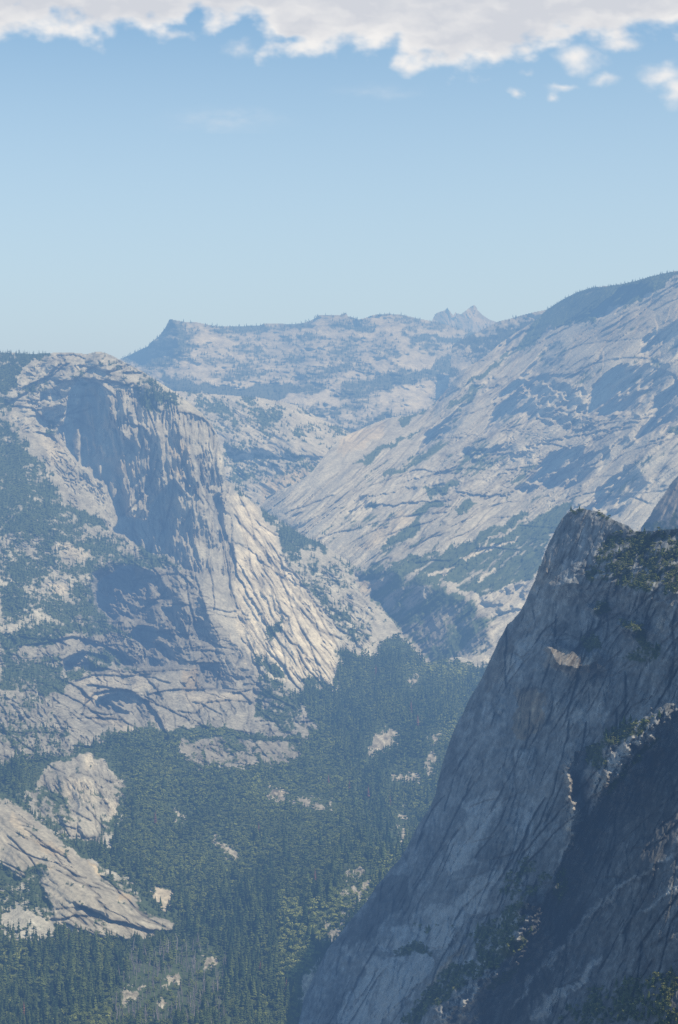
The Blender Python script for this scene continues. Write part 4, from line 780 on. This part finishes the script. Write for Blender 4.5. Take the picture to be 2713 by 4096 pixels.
# ------------------------------------------------------------------ sky: cloud layer far beyond the peaks
def cloud_layer():
    gx, gy = np.meshgrid(np.arange(-70, 752, 1.25), np.arange(-90, 135, 1.25))
    u, v = rays(gx, gy)
    wx = gx + 7 * fbm(gx, gy * 1.4, 34, 5, 1001, .55); wy = gy + 5 * fbm(gx, gy * 1.4, 30, 5, 1002, .55)
    k = .4324
    bank = [(a * k, b * k) for a, b in [(-300, 130), (0, 114), (60, 100), (110, 84), (150, 96), (230, 110), (290, 92), (350, 96), (440, 92), (447, 62), (470, 62), (495, 96), (512, 70), (560, 58), (600, 74), (585, 110), (605, 134), (700, 141), (760, 132), (800, 122), (905, 118), (902, 155), (960, 172), (1100, 166), (1180, 150),
            (1235, 150), (1245, 124), (1330, 104), (1460, 104), (1475, 84), (1568, 76), (1800, 60), (1800, -260), (-300, -260)]]
    d = sdf(wx, wy, bank)
    n = fbm(gx, gy * 1.6, 30, 4, 1003, .5)
    e = (d - 3) / 13.0 + 1.1 * n - .9 * sst(gx, 260, 60) * sst(fbm(gx, gy, 50, 3, 1011), -.2, .5)
    for (x0, y0, a, b, s) in [(578, 58, 20, 13, 1.3), (605, 81, 15, 5, .8), (517, 93, 5, 4, .8), (562, 88, 9, 3, .6), (553, 98, 4, 2.5, .5), (664, 74, 22, 9, 1.0), (676, 92, 14, 16, 1.1), (620, 43, 16, 5, .8), (240, 48, 10, 7, .6)]:
        rr = np.sqrt(((wx - x0) / a) ** 2 + ((wy - y0) / b) ** 2)
        e = np.maximum(e, s * (1.15 - rr) + .5 * n)
    for (x0, y0, a, b) in [(15, 5, 12, 5), (196, 18, 6, 8), (286, 37, 15, 5), (180, 28, 12, 4), (236, 30, 10, 6)]:
        e = e - 1.6 * np.exp(-(((wx - x0) / a) ** 2 + ((wy - y0) / b) ** 2))
    al = sst(e, -.5, 1.5)
    wisp = .20 * np.exp(-(((wx - 225) / 42) ** 2 + ((wy - 120) / 9) ** 2)) + .14 * np.exp(-(((wx - 380) / 34) ** 2 + ((wy - 92) / 5) ** 2)) + .10 * np.exp(-(((wx - 560) / 50) ** 2 + ((wy - 186) / 4) ** 2)) + .10 * np.exp(-(((wx - 410) / 30) ** 2 + ((wy - 177) / 3) ** 2))
    al = np.maximum(al, wisp * (.7 + .6 * fbm(gx, gy * 3, 20, 3, 1009)))
    th = sst(d, 4, 34) * .75 + .55 * fbm(wx * .7, wy * 1.7, 38, 4, 1005, .55) + .25 * sst(gy, 30, -10)
    th += .45 * np.exp(-(((gx - 500) / 110) ** 2 + ((gy - 34) / 10) ** 2)) - .3 * np.exp(-(((gx - 330) / 90) ** 2 + ((gy - 36) / 10) ** 2)) - .25 * np.exp(-(((gx - 70) / 60) ** 2 + ((gy - 30) / 14) ** 2))
    th = np.clip(th, 0, 1)
    # billows stand out towards the valley where the cloud is thick
    D = 62000 - 2500 * np.clip(e, 0, 3) - 900 * n
    P = np.stack([u * D, D, v * D], -1)
    idx = np.arange(gx.size).reshape(gx.shape)
    q = np.stack([idx[:-1, :-1], idx[1:, :-1], idx[1:, 1:], idx[:-1, 1:]], -1)
    keep = np.maximum.reduce([al[:-1, :-1], al[1:, :-1], al[1:, 1:], al[:-1, 1:]]) > .004
    q = q[keep]; uq, inv = np.unique(q, return_inverse=True)
    me = fastmesh('sky', P.reshape(-1, 3)[uq], inv.reshape(q.shape))
    at = me.attributes.new('cloud', 'FLOAT_COLOR', 'POINT')
    at.data.foreach_set('color', np.stack([al.ravel()[uq], th.ravel()[uq], 0 * uq, 1 + 0 * uq], -1).astype(np.float32).ravel())
    me.polygons.foreach_set('use_smooth', np.ones(len(q), bool))
    m = bpy.data.materials.new('cloud vapour'); m.use_nodes = True; nt = m.node_tree; nt.nodes.clear()
    N = nt.nodes.new; out = N('ShaderNodeOutputMaterial'); a = N('ShaderNodeAttribute'); a.attribute_name = 'cloud'
    sp = N('ShaderNodeSeparateColor'); nt.links.new(a.outputs['Color'], sp.inputs[0])
    c = mixc(nt, sp.outputs[1], (.90, .885, .87), (.64, .665, .72))  # cloud light and shade painted as emitted colour, greyer where thick
    em = N('ShaderNodeEmission'); nt.links.new(c, em.inputs[0]); tr = N('ShaderNodeBsdfTransparent'); mx = N('ShaderNodeMixShader')
    nt.links.new(sp.outputs[0], mx.inputs[0]); nt.links.new(tr.outputs[0], mx.inputs[1]); nt.links.new(em.outputs[0], mx.inputs[2]); nt.links.new(mx.outputs[0], out.inputs[0])
    m.cycles.emission_sampling = 'NONE'
    me.materials.append(m)
    o = bpy.data.objects.new('sky', me); COL.objects.link(o); o['kind'] = 'structure'
cloud_layer()

# ------------------------------------------------------------------ trees
rng = np.random.default_rng(7)

def leaf_material(name, c1, c2, use_attr):
    m, nt, b = newmat(name)
    if use_attr:
        a = nt.nodes.new('ShaderNodeAttribute'); a.attribute_name = 'leaf'
        col = a.outputs['Color']
    else:
        oi = nt.nodes.new('ShaderNodeObjectInfo')
        col = mixc(nt, oi.outputs['Random'], c1, c2)
    n = noise(nt, .35, 2, .6)
    k = rampf(nt, n, .3, .7, .7, 1.3)
    v = nt.nodes.new('ShaderNodeCombineColor')
    for i in range(3): nt.links.new(k, v.inputs[i])
    col = mixc(nt, 1.0, col, v.outputs[0], 'MULTIPLY')
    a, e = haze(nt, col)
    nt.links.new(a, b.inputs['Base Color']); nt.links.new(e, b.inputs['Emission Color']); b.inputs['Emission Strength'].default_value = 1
    return m
CON = ((.026, .048, .022), (.092, .115, .034)); BRD = ((.060, .084, .025), (.150, .170, .045))
DED = ((.17, .15, .135), (.30, .27, .25)); RUS = ((.13, .07, .045), (.20, .10, .06))
M_con = leaf_material('conifer needles', *CON, False); M_brd = leaf_material('broadleaf foliage', *BRD, False)
M_ded = leaf_material('weathered dead wood', *DED, False); M_rus = leaf_material('rust brown needles', *RUS, False)
M_bark = leaf_material('brown bark', (.07, .055, .045), (.12, .09, .07), False)
M_mass = leaf_material('massed foliage', None, None, True)

def conifer_crown(seed, tiers, per, width=.17):
    """unit-height crown: drooping branch fans on a spiral, quads only"""
    g = np.random.default_rng(seed); V = []; Q = []
    for t in range(tiers):
        f = t / max(1, tiers - 1); z = .14 + .80 * f
        R0 = width * (1 - f) ** .8 + .018
        for k in range(per):
            a = 2 * np.pi * (k + .5 * (t % 2) + g.uniform(-.3, .3)) / per
            R = R0 * g.uniform(.65, 1.25); w = R * g.uniform(.38, .62) + .008; dz = -.35 * R - .02
            c, s = math.cos(a), math.sin(a); zz = z + g.uniform(-.02, .02)
            th = .62 / tiers + .03
            i = len(V)
            V += [(0, 0, zz + th), (c * R * .55 - s * w, s * R * .55 + c * w, zz + dz * .4), (c * R, s * R, zz + dz), (c * R * .55 + s * w, s * R * .55 - c * w, zz + dz * .4)]
            Q.append((i, i + 1, i + 2, i + 3))
    i = len(V); V += [(.018, 0, .9), (-.012, .014, .9), (-.012, -.014, .9), (0, 0, 1.0)]
    Q += [(i, i + 1, i + 3, i + 3), (i + 1, i + 2, i + 3, i + 3), (i + 2, i, i + 3, i + 3)]
    return np.array(V), np.array(Q)

def broad_crown(seed, n, rx=.46, rz=.40):
    """unit-height round crown made of leaf clumps with gaps"""
    g = np.random.default_rng(seed); V = []; Q = []
    lob = [(g.uniform(-.18, .18), g.uniform(-.18, .18), g.uniform(.48, .68), g.uniform(.24, .34)) for _ in range(5)]
    for k in range(n):
        lx, ly, lz, lr = lob[k % 5]
        d = g.normal(size=3); d[2] = abs(d[2]) * .9 - .25; d /= np.linalg.norm(d)
        p = np.array((lx, ly, lz)) + d * lr * g.uniform(.75, 1.05) * np.array((1, 1, .9))
        nn = d + g.normal(size=3) * .35; nn /= np.linalg.norm(nn)
        t = np.cross(nn, g.normal(size=3)); t /= np.linalg.norm(t); b = np.cross(nn, t)
        s = g.uniform(.55, 1.0) * (1.15 / math.sqrt(n)); i = len(V)
        V += [p + t * s * 1.1, p + b * s * .8 + nn * s * .15, p - t * s, p - b * s]
        Q.append((i, i + 1, i + 2, i + 3))
    return np.array(V), np.array(Q)

def trunk(h, r, sides=6, seed=0, lean=.02):
    g = np.random.default_rng(seed); V = []; Q = []
    lv = [(0, 1.25), (.3, .9), (.65, .6), (1.0, .2)]
    for j, (f, k) in enumerate(lv):
        ox, oy = lean * f * g.uniform(-1, 1), lean * f * g.uniform(-1, 1)
        for i in range(sides):
            a = 2 * np.pi * i / sides; V.append((ox + r * k * math.cos(a), oy + r * k * math.sin(a), f * h - (.06 if j == 0 else 0)))
    for j in range(3):
        for i in range(sides):
            Q.append((j * sides + i, j * sides + (i + 1) % sides, (j + 1) * sides + (i + 1) % sides, (j + 1) * sides + i))
    return np.array(V), np.array(Q)

def snag(seed):
    V, Q = trunk(1.0, .020, 5, seed, .05); g = np.random.default_rng(seed + 50); V = list(map(tuple, V)); Q = list(map(tuple, Q))
    B = []; BQ = []
    for k in range(12):
        z = g.uniform(.35, .95); a = g.uniform(0, 6.28); L = .13 * (1.15 - z) + .02; c, s = math.cos(a), math.sin(a); i = len(B)
        B += [(0, 0, z), (0, 0, z + .014), (c * L, s * L, z - .015), (c * L, s * L, z - .02)]; BQ.append((i, i + 1, i + 2, i + 3))
    return (np.array(V), np.array(Q)), (np.array(B), np.array(BQ))

def tomesh(name, VQ, mat):
    V, Q = VQ
    me = bpy.data.meshes.new(name)
    me.from_pydata([tuple(v) for v in V], [], [tuple(dict.fromkeys(int(i) for i in q)) for q in Q]); me.materials.append(mat)
    return me

def jgrid(s, sp_fun, seed, need=.5, field=None, yk=.7):
    """scatter stems on a sheet so that they stand sp metres apart"""
    g = np.random.default_rng(seed)
    n = 400000
    X = s.x0 + g.random(n) * (s.nx - 2) * s.step; Y = s.y0 + g.random(n) * (s.ny - 2) * s.step
    i = ((X - s.x0) / s.step).astype(int); j = ((Y - s.y0) / s.step).astype(int)
    vm = (s.vmask if field is None else field)[j, i]
    ok = (vm > need) & s.keepm[j, i] & s.keepm[j + 1, i + 1]
    X, Y, i, j = X[ok], Y[ok], i[ok], j[ok]
    D = s.D()[j, i]
    spx = sp_fun(X, Y) * FP / D
    # coarse hash thinning
    cx = np.floor(X / np.maximum(.6, np.round(spx * 2) / 2)); cy = np.floor(Y / np.maximum(.6, np.round(spx * 2) / 2) / yk)
    key = (cx.astype(np.int64) * 100003 + cy.astype(np.int64)) * 97 + np.round(spx * 2).astype(np.int64)
    _, fi = np.unique(key, return_index=True)
    P = s.P[j[fi], i[fi]]
    return X[fi], Y[fi], D[fi], P

def bake(name, variants, P, hgt, colr, wid=None):
    """one mesh of massed plants"""
    if len(P) == 0: return
    g = np.random.default_rng(len(P)); V = []; Q = []; C = []; off = 0
    var = g.integers(0, len(variants), len(P)); ang = g.random(len(P)) * 6.283; wid = np.ones(len(P)) if wid is None else wid
    for k, (v, q) in enumerate(variants):
        m = var == k
        if not m.any(): continue
        c = np.cos(ang[m])[:, None]; s = np.sin(ang[m])[:, None]; h = hgt[m][:, None]; w = (hgt * wid)[m][:, None]
        x = (v[None, :, 0] * c - v[None, :, 1] * s) * w + P[m, 0:1]; y = (v[None, :, 0] * s + v[None, :, 1] * c) * w + P[m, 1:2]; z = v[None, :, 2] * h + P[m, 2:3]
        n = m.sum(); V.append(np.stack([x, y, z], -1).reshape(-1, 3))
        Q.append((q[None] + (np.arange(n) * len(v))[:, None, None]).reshape(-1, 4) + off); off += n * len(v)
        sh = (.75 + .45 * np.clip(v[:, 2], 0, 1))[None, :, None] * .0 + 1.0
        C.append((colr[m][:, None, :] * sh).repeat(len(v) if sh.shape[1] == 1 else 1, axis=1).reshape(-1, 3))
    V = np.concatenate(V); Q = np.concatenate(Q); C = np.concatenate(C)
    me = fastmesh(name, V, Q)
    at = me.attributes.new('leaf', 'FLOAT_COLOR', 'POINT')
    at.data.foreach_set('color', np.concatenate([C, np.ones((len(C), 1))], 1).astype(np.float32).ravel())
    me.materials.append(M_mass)
    o = bpy.data.objects.new(name, me); COL.objects.link(o); return o

def stuff(o, label, cat):
    if o: o['kind'] = 'stuff'; o['label'] = label; o['category'] = cat

def tint(pair, n, g, t=None):
    a = np.array(pair[0]); b = np.array(pair[1]); t = g.random(n) if t is None else t
    return (a + (b - a) * t[:, None]) * g.uniform(.85, 1.15, (n, 1))

def noq(VQ):   # baked meshes keep quads only
    V, Q = VQ; return V, Q[[len(set(q)) == 4 for q in Q.tolist()]]
con_far = [noq(conifer_crown(i, 4, 5, .19)) for i in range(8)]
con_mid = [noq(conifer_crown(i + 20, 7, 6, .20)) for i in range(8)]
brd_far = [broad_crown(i + 40, 26) for i in range(8)]
brd_mid = [broad_crown(i + 60, 60) for i in range(8)]

# -- valley floor and wooded slopes
g = np.random.default_rng(3)
X, Y, D, P = jgrid(lt, lambda x, y: 11.8 + 0 * x, 5, .5)
infor = inside(X, Y, FOREST)
slabs = np.maximum(sdf(X, Y, HUMP), sdf(X, Y, RAMP))
for p in GRAV: slabs = np.maximum(slabs, sdf(X, Y, p))
infor &= (slabs < 0) & ~inside(X, Y, E_(-60, 450, 200, 440, 250, 600, 260, 700, 240, 780, -60, 780)) & ~inside(X, Y, PATCH)
short = 1 - .5 * sst(slabs, -14, -3)
BROADZ = E_(500, -250, 1500, -300, 1568, -60, 1700, 200, 1500, 480, 1320, 560, 1150, 470, 1000, 500, 860, 520, 640, 480, 520, 330, 560, 60)
YELL = [E_(1300, 580, 1568, 560, 1568, 700, 1480, 800, 1360, 960, 1250, 1080, 1290, 820), E_(0, 800, 120, 800, 100, 900, 0, 900), E_(300, 1110, 560, 1100, 700, 1148, 280, 1200), D_(300, 520, 640, 520, 640, 600, 330, 590), D_(480, 800, 560, 760, 560, 900, 430, 900), F_(0, 560, 120, 520, 200, 400, 300, 330, 200, 480, 100, 600, 0, 700)]
yel = np.zeros(len(X))
for p in YELL: yel = np.maximum(yel, sst(sdf(X, Y, p), -8, 8))
pb = .35 + .6 * sst(sdf(X, Y, BROADZ), -15, 15) + .5 * yel + .25 * fbm(X, Y, 40, 2, 71) + .35 * sst(sdf(X, Y, E_(600, 870, 900, 800, 1000, 860, 1010, 1148, 520, 1148, 560, 960)), -8, 8)
isb = g.random(len(X)) < np.clip(pb, 0, .95)
SNZ = E_(600, 870, 900, 800, 1000, 860, 1010, 1148, 520, 1148, 560, 960)
sn = sst(sdf(X, Y, SNZ), -12, 6) * .55
u = g.random(len(X)); issn = (u < sn) & infor
thin = (u > .93) & (sdf(X, Y, SNZ) > 0)
clump = fbm(X, Y, 22, 3, 88)
hc = np.where(infor, 36, 19) * (1 + .34 * clump + g.normal(0, .28, len(X))).clip(.45, 1.8)
hb = np.where(infor, 15, 9) * (1 + g.normal(0, .2, len(X))).clip(.5, 1.6)
rockz = ~infor
hb = np.where(rockz, hb * .8, hb)
hc = hc * short * np.where((X > 365) & (Y < 655), .45, 1); hb = hb * (1 - .3 * sst(slabs, -14, -3))
C = ~isb & ~issn & ~thin; B = isb & ~issn & ~thin
big = fbm(X, Y, 70, 3, 91)
lead = .45 + .5 * clump + .5 * big + g.normal(0, .2, len(X))
colc = tint(CON, len(X), g, np.clip(lead, 0, 1)); colb = tint(BRD, len(X), g, np.clip(.45 + .4 * clump + .5 * big + g.normal(0, .18, len(X)), 0, 1))
colb = colb * (1 - .8 * yel[:, None]) + np.array((.23, .245, .075)) * .8 * yel[:, None]  # yellow-green foliage, brightened to paint sun into the strip below the cliff
rus = C & infor & (g.random(len(X)) < .006)
C &= ~rus
# the biggest of each kind are trees of their own
onframe = (X > -4) & (X < 682) & (Y < 1024 + 8) & (Y - hc * FP / D < 1016)
covered = inside(X, Y, SIL_RC)
vis = onframe & ~covered
def biggest(m, h, n):
    k = np.where(m & vis)[0]; k = k[np.argsort(-(h[k] / D[k]))][:n]; return k
kC = biggest(C & infor, hc, 300); kB = biggest(B & infor, hb, 300); kS = biggest(issn, hc, 260); kR = biggest(rus, hc, 14)
for k, m in ((kC, C), (kB, B), (kS, issn), (kR, rus)): m[k] = False
C |= issn | (rus)
stuff(bake('conifer_forest', con_mid, P[C & infor & (D < 4800)], hc[C & infor & (D < 4800)], colc[C & infor & (D < 4800)]), 'dense dark conifer forest filling the near valley floor', 'forest')
stuff(bake('far_conifer_forest', con_far, P[C & infor & (D >= 4800)], hc[C & infor & (D >= 4800)], colc[C & infor & (D >= 4800)]), 'hazy conifer forest deeper in the canyon between the cliffs', 'forest')
stuff(bake('slope_conifers', con_far, P[C & ~infor], hc[C & ~infor] , colc[C & ~infor]), 'scattered dark conifers on the ledges and shoulders of the grey dome', 'forest')
stuff(bake('broadleaf_woodland', brd_mid, P[B & infor & (D < 4800)], hb[B & infor & (D < 4800)], colb[B & infor & (D < 4800)], 1.25 * np.ones((B & infor & (D < 4800)).sum())), 'round green oak woodland covering the slope above the valley floor', 'woodland')
stuff(bake('far_broadleaf_woodland', brd_far, P[B & infor & (D >= 4800)], hb[B & infor & (D >= 4800)], colb[B & infor & (D >= 4800)], 1.3 * np.ones((B & infor & (D >= 4800)).sum())), 'hazy green broadleaf woodland at the foot of the dome', 'woodland')
stuff(bake('ledge_scrub', brd_far, P[B & ~infor], hb[B & ~infor], colb[B & ~infor], 1.5 * np.ones((B & ~infor).sum())), 'olive scrub growing along ledges and cracks of the dome', 'scrub')
print('TREES', len(X), C.sum(), B.sum(), len(kS), len(kR))

def individuals(kinds, kind, ks, h, label, cat, group, wid=1.0, seed=0):
    gg = np.random.default_rng(seed)
    for n, k in enumerate(ks):
        parts = kinds[n % len(kinds)]
        one = parts[0][0] is None
        root = bpy.data.objects.new(kind, parts[0][1] if one else None); COL.objects.link(root)
        if one: parts = []
        root.location = [float(c) for c in P[k]]; root.rotation_euler = (0, 0, float(gg.random() * 6.28)); hh = float(h[k])
        root.scale = (hh * wid, hh * wid, hh)
        root['label'] = label(k) if callable(label) else label; root['category'] = cat; root['group'] = group(k) if callable(group) else group
        for pn, me in parts:
            o = bpy.data.objects.new(pn, me); COL.objects.link(o); o.parent = root
ck = [[('trunk', tomesh('trunk', trunk(.9, .016, 6, i), M_bark)), ('crown', tomesh('crown', conifer_crown(100 + i, 12, 8, .185), M_con))] for i in range(10)]
bk = [[('trunk', tomesh('trunk', trunk(.6, .035, 6, i + 9, .08), M_bark)), ('crown', tomesh('crown', broad_crown(200 + i, 130), M_brd))] for i in range(10)]
sk_ = []
for i in range(8):
    a, b = snag(i); sk_.append([(None, tomesh('dead_tree', (np.concatenate([a[0], b[0]]), np.concatenate([a[1], b[1] + len(a[0])])), M_ded))])
rk = [[('trunk', tomesh('trunk', trunk(.9, .016, 6, i), M_bark)), ('crown', tomesh('crown', conifer_crown(300 + i, 9, 6, .13), M_rus))] for i in range(4)]
def zone(k):
    x, y = X[k], Y[k]
    return 'the left' if x < 130 else ('the middle' if x < 290 else 'the right, near the shaded cliff')
individuals(ck, 'conifer', kC, hc, lambda k: 'tall dark green conifer on the near valley floor, toward ' + zone(k), 'tree', lambda k: 'near valley conifers toward ' + zone(k), 1.0, 1)
def bzone(k):
    x, y = X[k], Y[k]
    return ('left' if x < 170 else 'right') 
individuals(bk, 'broadleaf_tree', kB, hb, lambda k: 'low round green broadleaf tree between conifers in the %s half of the near valley' % bzone(k), 'tree', lambda k: 'near broadleaf trees in the %s half of the valley' % bzone(k), 1.2, 2)
individuals(sk_, 'dead_tree', kS, hc * .8, 'bare grey dead tree standing in the burnt patch by the gravel wash', 'dead tree', 'grey dead trees around the gravel wash', 2.0, 3)
individuals(rk, 'dying_conifer', kR, hc, 'rust brown dying conifer among green trees on the valley floor', 'tree', 'rust brown conifers in the forest', 1.0, 4)

# -- slab mountain: trees on the skyline and in the strips
X2, Y2, D2, P2 = jgrid(sm, lambda x, y: 17 + 0 * x, 6, .5)
sky = segdist(X2, Y2, SIL_SM[20:-2]) < 34
m = (g.random(len(X2)) < np.where(sky, .9, .30))
hs = np.where(sky, 15, 15)[m]; n = m.sum(); stuff(bake('ridge_forest', con_far, P2[m], hs * g.uniform(.6, 1.4, n), tint(CON, n, g), 1.3 * np.ones(n)), 'thin conifer forest along the crest and gullies of the slab mountain', 'forest')
X3, Y3, D3, P3 = jgrid(fr, lambda x, y: 34 + 0 * x, 7, .5)
P3 = P3[np.hypot(X3 - 170, Y3 - 319) > 12]; X3 = P3
n = len(X3); stuff(bake('far_ridge_forest', con_far, P3, 24 * g.uniform(.6, 1.4, n), tint(CON, n, g), 1.4 * np.ones(n)), 'hazy blue conifer forest scattered over the far ridge', 'forest')
X4, Y4, D4, P4 = jgrid(md, lambda x, y: 20 + 0 * x, 8, .5)
n = len(X4); stuff(bake('middle_dome_forest', con_far, P4, 16 * g.uniform(.6, 1.4, n), tint(CON, n, g), 1.4 * np.ones(n)), 'scattered conifers on the rounded middle dome', 'forest')
X5, Y5, D5, P5 = jgrid(sh, lambda x, y: 28 + 0 * x, 9, .5)
n = len(X5); stuff(bake('shoulder_forest', con_far, P5, 20 * g.uniform(.6, 1.4, n), tint(CON, n, g), 1.4 * np.ones(n)), 'conifers along the shoulder ridge under the twin peaks', 'forest')
# -- foreground cliff: shrubs and small trees on its ledges
X6, Y6, D6, P6 = jgrid(rc, lambda x, y: 5.5 + 0 * x, 10, .45)
n = len(X6); t = g.random(n)
isc = t < .12
stuff(bake('cliff_scrub', brd_mid, P6[~isc], 5.5 * g.uniform(.5, 1.5, (~isc).sum()), tint(((.045, .060, .024), (.17, .18, .06)), (~isc).sum(), g), 1.3 * np.ones((~isc).sum())), 'dark olive shrubs on the ledges of the shaded foreground cliff', 'shrubs')
X, Y, D, P = X6, Y6, D6, P6
hh = 11 * g.uniform(.6, 1.5, n)
vis = (X > 0) & (X < 678) & (Y < 1024)
kk = biggest(isc, hh, 170)
individuals(ck[:5], 'pine_tree', kk, hh, lambda k: 'small dark pine rooted on a ledge of the shaded foreground cliff, ' + ('near its top' if Y[k] < 640 else 'halfway down' if Y[k] < 830 else 'near its foot'), 'tree', lambda k: 'pines on the foreground cliff ' + ('near its top' if Y[k] < 640 else 'halfway down' if Y[k] < 830 else 'near its foot'), 1.3, 5)
print('CLIFF', n, len(X2), len(X3), len(X4), len(kk))
